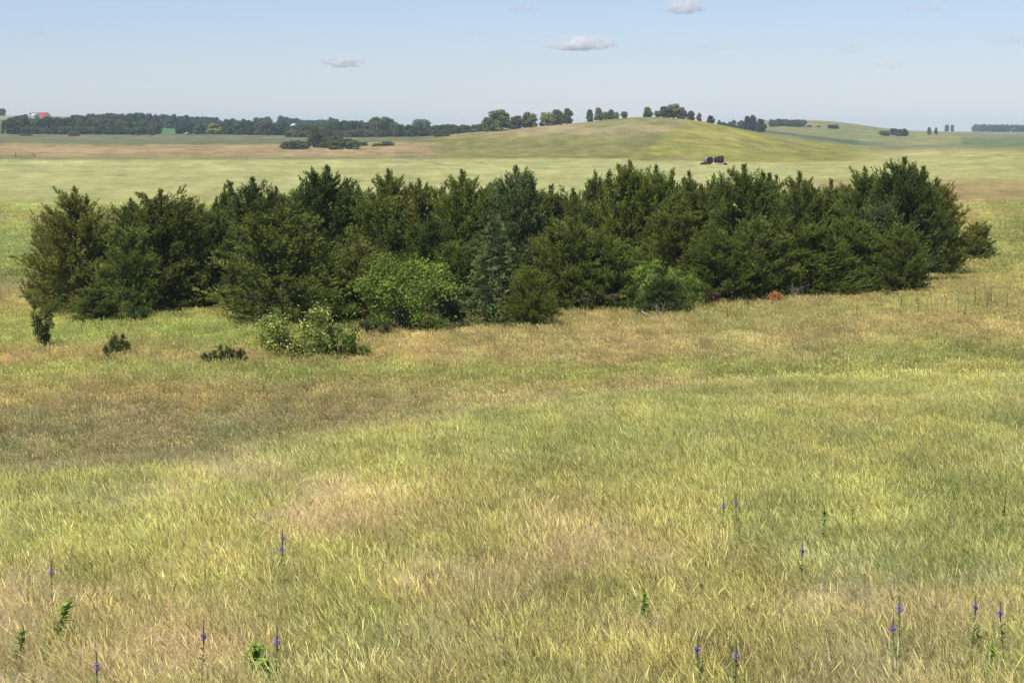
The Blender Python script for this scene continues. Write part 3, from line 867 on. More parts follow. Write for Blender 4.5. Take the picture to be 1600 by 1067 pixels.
sp = make_spruce(7)
plant_tree('spruce_tree', 'blue-green spruce with pale branch tips in front of the cedars', 'spruce tree', 772, 333, 93.2, 62, sp, 4.4, 1.6, (.092, .118, .042), 1.0)

BR = [make_broadleaf(31, ls=.06, leaves=620, cr=.46, clumps=30), make_broadleaf(32, clumps=20, cr=.5, ls=.06, leaves=600), make_broadleaf(33, H=2.4, R=1.3, clumps=22, ls=.045, cr=.46, leaves=560, hb=.03, flower=.42),
      make_broadleaf(34, H=1.3, R=1.2, clumps=14, ls=.055, cr=.45, leaves=300), make_vshrub(35),
      make_broadleaf(36, H=2.6, R=1.3, clumps=24, ls=.055, cr=.42, leaves=420, hb=.05),
      make_broadleaf(37, H=1.2, R=.9, clumps=34, ls=.036, cr=.36, leaves=330, hb=.05)]
LG = (.235, .325, .060); MG = (.18, .26, .050); DG = (.12, .15, .04)
plant_tree('broadleaf_tree', 'light green spreading tree with rounded leaf clumps in front of the cedars', 'tree', 632, 388, 91.5, 86, BR[0], 4.0, 2.1, LG, .4)
plant_tree('leafy_shrub', 'mid green leafy bush between the flowering shrub and the light green tree', 'shrub', 515, 440, 93, 50, BR[1], 4.0, 2.1, MG, 2.4)
plant_tree('leafy_shrub', 'olive green bush at the right edge of the light green tree next to the spruce', 'shrub', 702, 430, 93.5, 30, BR[5], 2.6, 1.4, (.08, .11, .035), 1.1)
plant_tree('flowering_shrub', 'round shrub with creamy white blossom on top, nearest of the bushes', 'shrub', 458, 464, 80, 62, BR[2], 2.4, 1.4, (.31, .36, .075), .2)
plant_tree('leafy_shrub', 'low bright green bush touching the right side of the flowering shrub', 'shrub', 522, 508, 80.5, 40, BR[3], 1.3, 1.25, MG, 1.9)
plant_tree('leafy_shrub', 'flat green thicket trailing right from the low bush', 'shrub', 556, 535, 81, 28, BR[3], 1.3, 1.25, LG, 3.9)
plant_tree('leafy_shrub', 'green bush behind the left side of the flowering shrub', 'shrub', 425, 470, 84, 28, BR[5], 2.6, 1.4, MG, 5.0)
plant_tree('viny_shrub', 'bright yellow-green vine-covered shrub arching over a small dark cedar', 'shrub', 1026, 394, 98.5, 40, BR[5], 2.6, 1.35, LG, .9)
plant_tree('viny_shrub', 'right-hand lobe of bright vine leaves hanging beside the small dark cedar', 'shrub', 1066, 412, 97.5, 30, BR[5], 2.6, 1.35, LG, 2.9)
plant_tree('leafy_shrub', 'low green undergrowth beneath the right side of the light green tree', 'shrub', 665, 482, 90.5, 36, BR[3], 1.3, 1.25, MG, .7)
plant_tree('leafy_shrub', 'low pale green undergrowth beneath the left side of the light green tree', 'shrub', 580, 500, 89.5, 34, BR[3], 1.3, 1.25, (.08, .11, .045), 4.2)
plant_tree('leafy_shrub', 'low weedy bush at the foot of the small dark cedar, thistle beside it', 'shrub', 1062, 472, 95.5, 22, BR[3], 1.3, 1.25, DG, 2.2)
plant_tree('upright_shrub', 'dark upright V-shaped shrub standing alone at the far left', 'shrub', 66, 460, 82.5, 29, BR[4], 2.2, .85, DG, .6)
plant_tree('juniper_bush', 'small round dark green bush alone in the grass at the left', 'shrub', 180, 519, 80, 24, BR[6], 1.2, 1.05, (.10, .135, .04), .6)
for k, (u, vt, hw, lab) in enumerate([(320, 556, 9, 'smallest, leftmost of three little shrubs in the grass'), (345, 543, 14, 'dark middle one of three little shrubs in the grass'),
                        (371, 550, 12, 'rightmost of three little shrubs in the grass')]):
    plant_tree('small_shrub', lab, 'shrub', u, vt - 7, 78.5, hw * 1.35, BR[6], 1.2, 1.05, DG if k == 1 else (.05, .085, .03), k * 1.7, 'three little shrubs in the hollow')
plant_tree('leafy_shrub', 'fresh green weedy bush at the foot of the left end cedars', 'shrub', 215, 478, 94.5, 24, BR[3], 1.3, 1.25, (.06, .10, .03), k * 1.7)

# dead wood --------------------------------------------------------------
def dead_stems(seed, n_=9, H=1.0, W=.5, lean=.2, r=.014):
    rs = RS(seed); ps = []
    for k in range(n_):
        b = np.array([rs.uniform(-W, W), rs.uniform(-.2, .2), -.1])
        h = H * rs.uniform(.55, 1.1); dx = rs.randn() * lean * h
        tip = b + np.array([dx, rs.randn() * .1, h]); mid = (b + tip) / 2 + rs.randn(3) * .04
        ps.append(tube([b, mid, tip], [r, r * .7, r * .25], 4))
        for j in range(5):
            s = rs.uniform(.35, .95); q = b * (1 - s) + tip * s
            e = q + np.array([rs.randn() * .22, rs.randn() * .1, rs.uniform(.08, .3)]) * H * .8
            ps.append(tube([q, e], [r * .5, r * .2], 3))
    V, Q, C = join(ps)
    return mesh_np('dead_stems', V, Q, M_DEAD)
for i, (u, d, H, W, n_, lab) in enumerate([
        (1248, 101, 1.0, .35, 9, 'bare forked dead stems right of the orange dead brush'),
        (1325, 102.5, .9, 1.0, 14, 'wide tangle of bare dead stems under the middle right cedars'),
        (1020, 94.5, 1.1, .45, 4, 'pale dead trunks poking up through the small dark cedar'),
        (412, 92.8, 1.7, .4, 12, 'grey twiggy dead bush behind the flowering shrub'),
        (905, 95, .8, .5, 10, 'short dead stalks in the grass below the left thistles'),
        (385, 95, 0.9, .4, 7, 'reddish bare twigs at the foot of the large bronze-green cedar')]):
    thing('dead_brush', lab, 'dead stems', P(u, d), 0, (1, 1, 1), None, dead_stems(50 + i, n_, H, W))
lg = tube([(0, 0, .45), (.35, -.1, .25), (.62, -.2, -.02)], [.045, .05, .06], 6)
thing('fallen_log', 'bleached log leaning on the ground left of the small dark cedar', 'log', P(1003, 95, 0), 0, (1, 1, 1), None, mesh_np('log', lg[0], lg[1], M_DEAD))
M_RUST = leaf_mat('rust_needles', trans=.15, vary=.2)
def rust_brush(seed, H, W):
    rs = RS(seed); n_ = 48
    b = np.stack([rs.uniform(-W, W, n_), rs.uniform(-.25, .25, n_), H * rs.rand(n_) ** 1.3 * .8], -1)
    a = unit(rs.randn(n_, 3) * .6 + np.array([0, 0, .5]))
    V, Q, C = leaflets(b, a, rs.uniform(.15, .3, n_), rs, k=12, ll=.11, lw=.035)
    ts = [tube([(rs.uniform(-W, W) * .5, 0, -.1), (rs.uniform(-W, W), rs.uniform(-.2, .2), H * .9)], [.02, .006], 4) for _ in range(8)]
    tv, tq, _ = join(ts)
    return mesh_np('rust', V, Q, M_RUST, C), mesh_np('rust_stem', tv, tq, M_BARK)
for i, (u, d, H, W, c, lab) in enumerate([(1212, 99.2, .30, .13, (.50, .22, .09), 'orange-brown dead cedar brush under the right front cedars'),
                               (1320, 103, .42, .35, (.30, .07, .04), 'dark red-brown dead brush under the cedars near the bare stems'),
                               (1108, 100, .35, .45, (.20, .08, .05), 'dull brown dead brush beside the second bank of thistles')]):
    o = thing('dead_cedar_brush', lab, 'dead brush', P(u, d, .28))
    a, b = rust_brush(80 + i, H, W)
    f_ = link('foliage', a, o); f_.color = (*c, 1); link('stems', b, o)

# flowers -----------------------------------------------------------------
M_FLOWER = leaf_mat('petal', trans=.25, rough=.6, vary=0)
def leafy_stem(rs, H, bend, nleaf, ll, lw, leafcol, r=.004):
    path = np.array([(0, 0, -.1), (bend * .25, 0, H * .4), (bend, 0, H)])
    st = tube(path, [r, r * .85, r * .5], 5)
    t = rs.uniform(.15, .95, nleaf)
    b = np.stack([np.interp(t, [0, .45, 1], path[:, 0]), np.zeros(nleaf), np.interp(t, [0, .45, 1], path[:, 2])], -1)
    az = rs.rand(nleaf) * 6.28
    d = np.stack([np.cos(az), np.sin(az), rs.uniform(.2, .9, nleaf)], -1)
    bd = np.stack([np.cos(az) * .2, np.sin(az) * .2, np.full(nleaf, -.35)], -1)
    cc = np.ones((nleaf, 3)) * rs.uniform(.7, 1.3, (nleaf, 1))
    v, q, c, _, _ = ribbons(b, unit(d), ll * rs.uniform(.6, 1.2, nleaf) * (1.15 - .5 * t), np.full(nleaf, lw), bd, rs, 3, True, cc)
    return st, (v, q, c)

def vervain(seed):
    rs = RS(seed)
    st, lf = leafy_stem(rs, .54, rs.uniform(-.05, .05), 30, .09, .022, None)
    # dark bud spike over a ring of open violet florets, seed spike below
    px = [.0, .0]
    sp_ = [tube([(0, 0, 0), (0, 0, .05), (0, 0, .11), (.003, 0, .14)], [.005, .0055, .0045, .0015], 6)]
    parts = []
    n_ = 34
    z = rs.uniform(.030, .068, n_); az = rs.rand(n_) * 6.28
    b = np.stack([np.cos(az) * .008, np.sin(az) * .008, z], -1)
    d = np.stack([np.cos(az), np.sin(az), rs.uniform(-.1, .5, n_)], -1)
    cc = np.ones((n_, 3)) * rs.uniform(.75, 1.3, (n_, 1))
    parts += spindle(b, d, np.full(n_, .011), np.full(n_, .011), cc, rs)
    return st, lf, join(sp_), join(parts)
VV = []
for s in range(4):
    st, lf, spk, fl = vervain(900 + s)
    VV.append((mesh_np('vervain_stem', st[0], st[1], M_PLANT, st[2]), mesh_np('vervain_leaves', lf[0], lf[1], M_PLANT, lf[2]),
               mesh_np('vervain_spike', spk[0], spk[1], M_PLANT, spk[2]), mesh_np('vervain_florets', fl[0], fl[1], M_FLOWER, fl[2])))
def at_pixel(u, v, hgt):
    """depth at which a stem hgt tall shows its tip at row v"""
    ds_ = np.linspace(9, 52, 400)
    x = (u - 800) / F * ds_
    vv = HZ + F * -(ground(x, ds_) + hgt) / ds_
    return ds_[np.argmin(np.abs(vv - v))]
vs = [(72, 905, 'violet vervain spike rising highest at the lower left, right of the big leafy weed'), (432, 852, 'left, taller one of a pair of violet vervains above the pale brome drift'),
      (446, 870, 'right, lower one of the pair of violet vervains above the pale brome drift'), (422, 1018, 'violet vervain over the bright leafy patch at the bottom, left of centre'),
      (142, 1058, 'violet vervain cut by the bottom edge near the left corner'), (303, 1012, 'faint violet vervain with two small florets between the bottom-left ones'),
      (1108, 1035, 'left one of two violet vervains standing close at the bottom, right of centre'), (1151, 1044, 'right one of two violet vervains standing close at the bottom, right of centre'),
      (1416, 967, 'small violet vervain left of the taller one at the lower right'), (1528, 964, 'violet vervain with green leaves nearest the right edge'),
      (1418, 1000, 'tiny violet floret just below another at the lower right'), (1131, 800, 'left of a far faint pair of lilac flowers right of centre'),
      (1155, 795, 'right of a far faint pair of lilac flowers right of centre'), (1254, 872, 'single pale lilac flower in the grass on the right'),
      (1586, 975, 'dull violet vervain at the very right edge')]
rs = RS(5)
for k, (u, v, lab) in enumerate(vs):
    hgt = .54
    d = at_pixel(u, v, hgt)
    p_ = P(u, d)
    o = thing('vervain_plant', lab, 'wildflower', p_, rs.uniform(-.4, .4), (1, 1, 1), 'violet vervains in the foreground grass')
    m = VV[k % 4]
    s_ = link('stem', m[0], o); s_.color = (.14, .17, .06, 1)
    s_ = link('leaves', m[1], o); s_.color = (.17, .24, .07, 1)
    tip = np.array(m[0].vertices[-1].co)
    s_ = link('flower_spike', m[2], o, (tip[0], 0, .52)); s_.color = (.20, .19, .12, 1)
    f_ = link('florets', m[3], s_); f_.color = (.58, .44, .74, 1)

def weed(seed, H, nleaf, ll, lw, bend, heads=0):
    rs = RS(seed)
    st, lf = leafy_stem(rs, H, bend, nleaf, ll, lw, None, r=.007)
    return mesh_np('weed_stem', st[0], st[1], M_PLANT, st[2]), mesh_np('weed_leaves', lf[0], lf[1], M_PLANT, lf[2])
ws = [(44, 938, .82, 130, .11, .026, .24, (.10, .15, .05), 'thick leafy weed bending right at the lower left corner'),
      (12, 988, .66, 90, .10, .022, .05, (.09, .14, .05), 'leafy weed at the very left edge beside the bending one'),
      (1010, 925, .72, 60, .08, .03, 0, (.10, .17, .04), 'upright broad-leaved green weed below the centre'),
      (1293, 795, .80, 40, .07, .022, 0, (.06, .11, .04), 'left of two slim dark green weeds on the right slope'),
      (1338, 793, .78, 30, .06, .018, 0, (.10, .15, .06), 'right of two slim dark green weeds on the right slope'),
      (941, 757, .80, 60, .07, .02, .02, (.17, .20, .07), 'yellowish knobbly weed right of centre on the near slope'),
      (1575, 770, .75, 34, .05, .016, .03, (.05, .04, .03), 'brown-black seeded weed near the right edge'),
      (388, 1010, .62, 160, .10, .026, .02, (.12, .20, .05), 'bright green leafy weed at the bottom left of the violet vervain'),
      (420, 1035, .60, 200, .10, .026, -.03, (.12, .20, .05), 'spreading bright green weed under the violet vervain at the bottom'),
      (866, 985, .55, 26, .05, .02, 0, (.06, .09, .04), 'small grey-green weed below the centre'),
      (1570, 1010, .55, 60, .09, .02, -.03, (.11, .18, .05), 'bright green leafy weed in the lower right corner'),
      (1535, 985, .55, 40, .09, .02, .02, (.07, .13, .04), 'green leafy weed under the rightmost vervain')]
for k, (u, v, H, nl_, ll, lw, bend, c, lab) in enumerate(ws):
    H *= .76
    d = at_pixel(u, v, H)
    o = thing('leafy_weed', lab, 'weed', P(u, d), 0, (1, 1, 1), 'leafy weeds in the foreground grass')
    a, b = weed(700 + k, H, int(nl_ * 1.6), ll, lw * 1.35, bend); c = tuple(np.array(c) * np.array([3.0, 2.7, 1.6]))
    q = link('stem', a, o); q.color = (*(np.array(c) * .8), 1)
    q = link('leaves', b, o); q.color = (*c, 1)

# thistles under the cedars
def thistle_meshes(seed):
    rs = RS(seed)
    st, lf = leafy_stem(rs, .95, rs.uniform(-.1, .1), 16, .16, .03, None, r=.012)
    tip = st[0][-5:].mean(0)
    n_ = 60
    d = unit(rs.randn(n_, 3) + np.array([0, 0, .8])); b = np.zeros((n_, 3)) + tip
    sp_ = spindle(b, d, np.full(n_, .042), np.full(n_, .014), np.ones((n_, 3)) * rs.uniform(.7, 1.3, (n_, 1)), rs)
    V, Q, C = join(sp_)
    return (mesh_np('thistle_stem', st[0], st[1], M_PLANT, st[2]), mesh_np('thistle_leaves', lf[0], lf[1], M_PLANT, lf[2]), mesh_np('thistle_head', V, Q, M_FLOWER, C))
TH = [thistle_meshes(600 + s) for s in range(4)]
rs = RS(9)
banks = [(875, 965, 459, 470, 20, 97.5, 'pink-purple thistle in the bank left of the viny shrub'), (1088, 1200, 456, 472, 22, 98.5, 'pink-purple thistle in the bank between the viny shrub and the orange dead brush'),
         (785, 870, 478, 496, 9, 93, 'pink-purple thistle in front of the little cedars before the spruce'),
         (1100, 1122, 510, 516, 3, 88, 'pink thistle in the open grass right of centre')]
for (u0, u1, v0, v1, cnt, d0, lab) in banks:
    for k in range(cnt):
        u = rs.uniform(u0, u1); v = rs.uniform(v0, v1); d = d0 + rs.uniform(-1, 1)
        p_ = P(u, d); H = max(.45, top_h(v, d, p_.z))
        o = thing('thistle', lab, 'thistle', p_, rs.rand() * 6.28, (1, 1, H / .95), lab + ' bank')
        m = TH[k % 4]
        q = link('stem', m[0], o); q.color = (.06, .08, .03, 1)
        q = link('leaves', m[1], o); q.color = (.05, .075, .03, 1)
        q = link('flower_head', m[2], o); q.color = (.58, .24, .42, 1)
p_ = P(574, 90.2); H = top_h(485, 90.2, p_.z)
o = thing('thistle', 'single magenta thistle under the light green tree', 'thistle', p_, 0, (1.3, 1.3, H / .95))
q = link('stem', TH[0][0], o); q.color = (.06, .08, .03, 1)
q = link('leaves', TH[0][1], o); q.color = (.05, .075, .03, 1)
q = link('flower_head', TH[0][2], o); q.color = (.65, .06, .45, 1)
for k, (u, v, lab) in enumerate([(1381, 466, 'white flower head, leftmost of the group below the conical cedar'), (1392, 467, 'white flower head, second from left below the conical cedar'),
                          (1398, 465, 'white flower head, third from left below the conical cedar'), (1404, 461, 'white flower head, highest and rightmost below the conical cedar'), (1405, 470, 'white flower head, lowest and rightmost below the conical cedar'),
                          (1588, 424, 'white flower head near the right edge of the meadow'), (1597, 428, 'white flower head touching the right edge of the meadow')]):
    d = 100 if k < 5 else 112
    p_ = P(u, d); H = max(.5, top_h(v, d, p_.z))
    o = thing('white_wildflower', lab, 'wildflower', p_, k * 1.3, (1.4, 1.4, H / .95), 'white flower heads in the meadow')
    m = TH[k % 4]
    q = link('stem', m[0], o); q.color = (.09, .13, .05, 1)
    q = link('flower_head', m[2], o); q.color = (.75, .75, .68, 1)
# tall green forbs standing out of the meadow on the right
rs = RS(12)
fb = [(1341, 493), (1545, 490), (1550, 500), (1500, 500), (1575, 515), (1437, 515), (1410, 512), (1510, 482), (1138, 480), (915, 505), (1480, 505), (1526, 485)]
fa_, fb_ = weed(760, .9, 26, .16, .05, .03)
for k, (u, v) in enumerate(fb):
    d = 88 + 6 * rs.rand()
    o = thing('tall_forb', 'tall dull green forb standing above the meadow grass before the grove', 'weed', P(u, d), rs.rand() * 6, (1.3, 1.3, rs.uniform(.8, 1.15)), 'tall forbs in the meadow')
    q = link('stem', fa_, o); q.color = (.15, .18, .07, 1)
    q = link('leaves', fb_, o); q.color = (.16, .20, .075, 1)

# ------------------------------------------------------------------ far trees
FT = [make_far(s, kind=k) for s, k in ((1, 'round'), (2, 'round'), (3, 'tall'), (4, 'spread'), (5, 'round'), (6, 'tall'), (7, 'spread'))]
FD = (.095, .118, .040); FM = (.150, .180, .060); FY = (.40, .44, .06); FG_ = (.20, .215, .10)
rs = RS(21)
def far_tree(u, vb, vt, hw, d, col, lab, group=None, v=None, name='broadleaf_tree', sink=.3):
    x = (u - 800) / F * d
    p_ = Vector((x, d, float(ground(x, d)) - sink))
    H = max(top_h(vt, d, p_.z), (vb - vt) * .55 * d / F)
    W = hw * d / F * 1.22
    v = rs.randint(0, len(FT)) if v is None else v
    o = thing(name, lab, 'tree' if 'shrub' not in name else 'shrub', p_, rs.rand() * 6.28, (W / 5.2, W / 5.2, H / 9.6), group)
    c = link('crown', FT[v][0], o); c.color = (*(np.array(col) * rs.uniform(.65, 1.4) * (1 + rs.randn(3) * .08)), 1)
    link('trunk', FT[v][1], o)
def row(us, top, hw, d, col, lab, group, jit=1.5, dj=25):
    for u in us:
        t = np.interp(u, [a for a, _ in top], [b for _, b in top]) + rs.uniform(-jit, jit)
        far_tree(u + rs.uniform(-2, 2), t + 22, t, hw * rs.uniform(.8, 1.25), d + rs.uniform(-dj, dj), np.array(col), lab, group)
row(np.arange(16, 250, 8.5), [(10, 190), (20, 184), (40, 179), (50, 184), (80, 184), (100, 183), (160, 185), (250, 192)], 8.5, 1450, FD,
    'dark round tree in the long front windbreak at the far left', 'trees of the front left windbreak')
row(np.arange(30, 245, 14), [(0, 198), (250, 198)], 8, 1415, FD, 'low dark tree along the near edge of the far left windbreak', 'low trees before the front left windbreak')
row(np.arange(118, 292, 7.5), [(115, 182), (150, 177), (170, 178), (220, 177), (285, 181)], 7, 1850, (.08, .11, .045),
    'hazy tree of the second windbreak showing above the left one', 'trees of the rear left windbreak')
row(np.arange(283, 345, 7), [(283, 187), (310, 186), (325, 185), (345, 190)], 5, 2350, (.075, .10, .05), 'small blue-grey tree on the skyline right of the left windbreak', 'distant skyline trees at left')
row(np.arange(282, 330, 9), [(282, 197), (300, 191), (330, 194)], 7, 1450, FD, 'dark tree left of the bright yellow-green tree', 'trees left of the yellow-green tree')
far_tree(336, 213, 193, 11, 1430, FY, 'bright yellow-green tree in the far left tree line', v=0)
row(np.arange(350, 452, 8), [(345, 190), (370, 186), (390, 188), (410, 190), (450, 192)], 8, 1450, (.09, .115, .04), 'dark tree right of the bright yellow-green tree', 'trees right of the yellow-green tree')
row([405, 413, 419], [(400, 184), (420, 183)], 7, 2200, FD, 'hazy round tree in the small left clump on the far skyline', 'small skyline clump')
row([438, 446, 456, 464, 471, 481, 490, 499, 507, 517, 525], [(436, 183), (447, 181), (455, 185), (470, 187), (490, 188), (510, 187), (519, 182), (528, 187)], 6.5, 2250, (.085, .115, .05),
    'hazy tree in the row standing on the distant rise left of centre', 'row on the distant rise')
row(np.arange(452, 765, 8), [(450, 196), (500, 194), (550, 189), (600, 190), (640, 196), (680, 197), (760, 194)], 8, 1340, (.10, .12, .045),
    'dark tree in the long hedge running to the foot of the hill', 'trees of the middle hedge')
row(np.arange(455, 700, 15), [(450, 204), (700, 204)], 8, 1310, (.12, .135, .05), 'low bush along the near side of the middle hedge', 'bushes of the middle hedge')
far_tree(597, 205, 182, 19, 1550, (.11, .15, .06), 'large hazy round tree standing above the middle hedge', v=3)
far_tree(610, 205, 186, 12, 1560, (.11, .15, .06), 'lower right half of the large hazy pair above the middle hedge', v=1)
far_tree(658, 200, 186, 13, 2050, (.12, .15, .08), 'pale grey-green tree alone on the skyline left of the hill', v=3)
far_tree(640, 213, 195, 8, 1250, FD, 'dark tree at the right of the hedge, left of a pair', v=0)
far_tree(654, 213, 194, 11, 1240, FD, 'dark tree at the right of the hedge, right of a pair', v=1)
far_tree(494, 226, 197, 13, 905, (.10, .14, .05), 'tall round tree in the near thicket left of centre', v=2)
far_tree(497, 226, 208, 8, 890, (.05, .075, .035), 'dark lower tree in front of the tall round thicket tree', v=0)
for k, (u, vt, hw) in enumerate([(448, 221, 9), (462, 219, 10), (476, 221, 9), (512, 214, 11), (527, 212, 13), (541, 216, 12), (553, 219, 12), (566, 222, 10), (520, 222, 13), (540, 225, 13), (505, 224, 10)]):
    far_tree(u, vt + 10, vt, hw, 875 + rs.uniform(-15, 15), (.11, .14, .055), 'rounded bush of the near thicket left of the hill', 'bushes of the near thicket', name='far_shrub')
for (u, vt, hw, lab) in [(590, 224, 9, 'left of the low shrubs right of the thicket'), (606, 221, 12, 'right of the low shrubs right of the thicket'), (693, 209, 15, 'wide low shrub patch at the foot of the hill'),
                         (684, 217, 4, 'tiny shrub below the wide low patch at the foot of the hill'), (785, 211, 15, 'low dark shrub patch on the left slope of the hill')]:
    far_tree(u, vt + 5, vt, hw, 880 if u < 650 else 985, (.12, .16, .055), lab, name='far_shrub', v=0)
hill = [(778, 172, 21, 0, FM, 'big dome-shaped tree on the left shoulder of the hill'), (762, 184, 9, 4, FM, 'smaller lobe tree at the left foot of the big dome-shaped tree'), (808, 181, 11, 1, FM, 'medium tree just right of the big dome-shaped tree'),
        (827, 175, 12, 4, FM, 'taller round tree left of the tight clump on the hill'), (850, 184, 7, 0, FD, 'small dark tree at the left foot of the tight clump on the hill'), (857, 175, 11, 3, FG_, 'left tree of the tight clump on the hill'),
        (870, 172, 11, 2, FG_, 'middle tree of the tight clump on the hill'), (886, 170, 9, 2, FM, 'tall right tree of the tight clump on the hill'),
        (921, 172, 5, 5, FG_, 'thin leftmost tree of the loose row near the hilltop'), (935, 169, 7, 2, FM, 'tallest tree of the loose row near the hilltop'), (946, 175, 6, 1, FG_, 'third tree of the loose row near the hilltop'),
        (954, 172, 6, 5, FG_, 'fourth tree of the loose row near the hilltop'), (963, 176, 4, 0, FM, 'small round tree right of the loose row near the hilltop'), (975, 175, 5, 3, FG_, 'half-hidden tree just left of the hilltop'),
        (1011, 168, 7, 2, FM, 'single upright tree right of the hilltop'), (1027, 181, 5, 3, FM, 'tiny shrub between the single upright tree and the tall grey one'), (1040, 166, 9, 6, FG_, 'left part of the tallest grey-green tree group on the hill'),
        (1052, 162, 10, 3, FG_, 'tallest grey-green tree on the right shoulder of the hill'), (1064, 168, 8, 1, FG_, 'right side tree of the tallest grey-green group'),
        (1078, 174, 6, 5, FG_, 'slim tree right of the grey-green group'), (1091, 177, 4, 2, FG_, 'thin small tree between the slim one and the last dark one'), (1109, 181, 6, 0, FD, 'last dark round tree on the right shoulder of the hill')]
for (u, vt, hw, v, c, lab) in hill:
    far_tree(u, vt + 22, vt, hw, 1010 + rs.uniform(-4, 12), c, lab, None, v)
row([1121, 1130, 1138, 1146], [(1120, 190), (1135, 191), (1148, 187)], 4.5, 1680, (.06, .085, .04), 'small dark tree on the skyline right of the hill', 'small skyline trees right of the hill')
far_tree(1156, 200, 188, 6, 1680, FD, 'small dark tree left of the tall dark pair right of the hill')
far_tree(1166, 203, 182, 7, 1660, (.035, .052, .03), 'left of the three tall near-black trees right of the hill', v=2)
far_tree(1174, 203, 181, 6, 1665, (.035, .052, .03), 'middle of the three tall near-black trees right of the hill', v=5)
far_tree(1187, 203, 186, 8, 1650, (.035, .052, .03), 'right, rounder of the three near-black trees right of the hill', v=0)
row(np.arange(1202, 1254, 7), [(1200, 193), (1225, 190), (1254, 195)], 5.5, 1950, (.12, .15, .07), 'pale green tree in the short row below the far hill', 'short row below the far hill')
far_tree(1262, 204, 198, 4, 1950, FD, 'small round bush right of the short row below the far hill', v=0)
far_tree(1277, 204, 199, 4, 1960, FM, 'pale small bush between the round bush and the single dark tree', v=0)
far_tree(1298, 205, 195, 6, 1930, FD, 'left half of the dark tree under the far hill', v=3)
far_tree(1304, 205, 195, 5, 1935, FD, 'right half of the dark tree under the far hill', v=0)
far_tree(1381, 212, 204, 9, 1700, (.13, .16, .07), 'dark low tree on the plain right of the far hill', v=3, name='far_shrub')
row([1395, 1403, 1411], [(1390, 209), (1415, 209)], 5, 1720, (.07, .10, .05), 'low hedge bush running right from the dark low tree', 'low hedge on the right plain')
row([1450, 1459], [(1450, 209.5), (1460, 209.5)], 2.5, 1900, (.13, .16, .08), 'tiny dark bush on the right plain', 'tiny bushes on the right plain')
row([1478, 1484], [(1478, 205.5), (1485, 205)], 3, 3300, (.13, .16, .09), 'tiny hazy bush on the right horizon', 'hazy bushes on the right horizon')
row(np.arange(1522, 1606, 7), [(1520, 205), (1540, 202), (1565, 203), (1580, 200), (1600, 199)], 6, 3500, (.13, .16, .09), 'hazy blue tree along the right horizon', 'hazy trees on the right horizon')
row([4, 10], [(0, 180), (12, 180)], 4, 2750, FD, 'tiny hazy tree on the left skyline', 'tiny trees at the left skyline')
for (u, v) in [(40, 211), (48, 211), (115, 205), (122, 206)]:
    far_tree(u, v + 5, v, 6, 1330, (.17, .17, .08), 'low brownish bush in the field before the left windbreak', 'bushes before the left windbreak', name='far_shrub')

# ------------------------------------------------------------------ farm buildings
M_WHITE = plain_mat('white_wall', (.75, .74, .70), .7, .3, .06, bump=.05)
M_RED = plain_mat('red_roof', (.62, .06, .05), .5, .3, .12, bump=.05)
M_GREY = plain_mat('silo_metal', (.50, .52, .56), .4, .3, .1, bump=.05)
M_DARK = plain_mat('dark_door', (.05, .05, .055), .6, .5, .1)
def box(x0, x1, y0, y1, z0, z1):
    V = np.array([(x, y, z) for z in (z0, z1) for (x, y) in ((x0, y0), (x1, y0), (x1, y1), (x0, y1))], float)
    Q = np.array([[0, 3, 2, 1], [4, 5, 6, 7], [0, 1, 5, 4], [1, 2, 6, 5], [2, 3, 7, 6], [3, 0, 4, 7]])
    return V, Q, np.ones((8, 3))
def barn(name, lab, u, d, zt, L, Wd, H, rz, roofm, wallm):
    x = (u - 800) / F * d
    o = thing(name, lab, 'building', (x, d, zt - H), rz)
    hw, hl = Wd / 2, L / 2; e = H * .58
    V = np.array([(-hw, -hl, -4), (hw, -hl, -4), (hw, hl, -4), (-hw, hl, -4), (-hw, -hl, e), (hw, -hl, e), (hw, hl, e), (-hw, hl, e), (0, -hl, H - .12), (0, hl, H - .12)], float)
    Q4 = np.array([[0, 1, 5, 4], [1, 2, 6, 5], [2, 3, 7, 6], [3, 0, 4, 7], [3, 2, 1, 0]]); Q3 = np.array([[4, 5, 8], [6, 7, 9]])
    link('wall', mesh_np('barn_wall', V, [Q4, Q3], wallm), o)
    ov = .5; t = .15
    s = (H - e) / hw
    V = []; 
    for sg in (-1, 1):
        for yy in (-hl - ov, hl + ov):
            for zz in (0, t):
                V += [(0, yy, H + zz), (sg * (hw + ov), yy, e - s * ov + zz)]
    V = np.array(V, float)
    Q = np.array([[0, 1, 3, 2], [4, 6, 7, 5], [0, 4, 5, 1], [2, 3, 7, 6], [1, 5, 7, 3], [0, 2, 6, 4]])
    Q = np.concatenate([Q, Q[:, ::-1] + 8])
    link('roof', mesh_np('barn_roof', V, Q, roofm), o)
    v, q, _ = box(-Wd * .16, Wd * .16, -hl - .06, -hl - .02, 0, e * .8)
    link('door', mesh_np('barn_door', v, q, M_DARK), o)
    return o
barn('barn', 'white barn with a bright red roof on the skyline behind the left windbreak', 66.5, 2150, 16.8, 17, 9, 7.5, math.radians(62), M_RED, M_WHITE)
barn('shed', 'low white shed in front of the red-roofed barn', 58.5, 2110, 16.0, 6, 6.5, 4.4, math.radians(40), M_WHITE, M_WHITE)
def silo(u, d, zt, r, H, lab):
    x = (u - 800) / F * d
    o = thing('silo', lab, 'silo', (x, d, zt - H), 0, (1, 1, 1), None)
    v, q, c = tube([(0, 0, -4), (0, 0, H * .8)], [r, r], 16); link('wall', mesh_np('silo_wall', v, q, M_GREY), o)
    v, q, c = tube([(0, 0, H * .8 - .05), (0, 0, H * .95), (0, 0, H)], [r * 1.06, r * .25, .05], 16); link('roof', mesh_np('silo_roof', v, q, M_GREY), o)
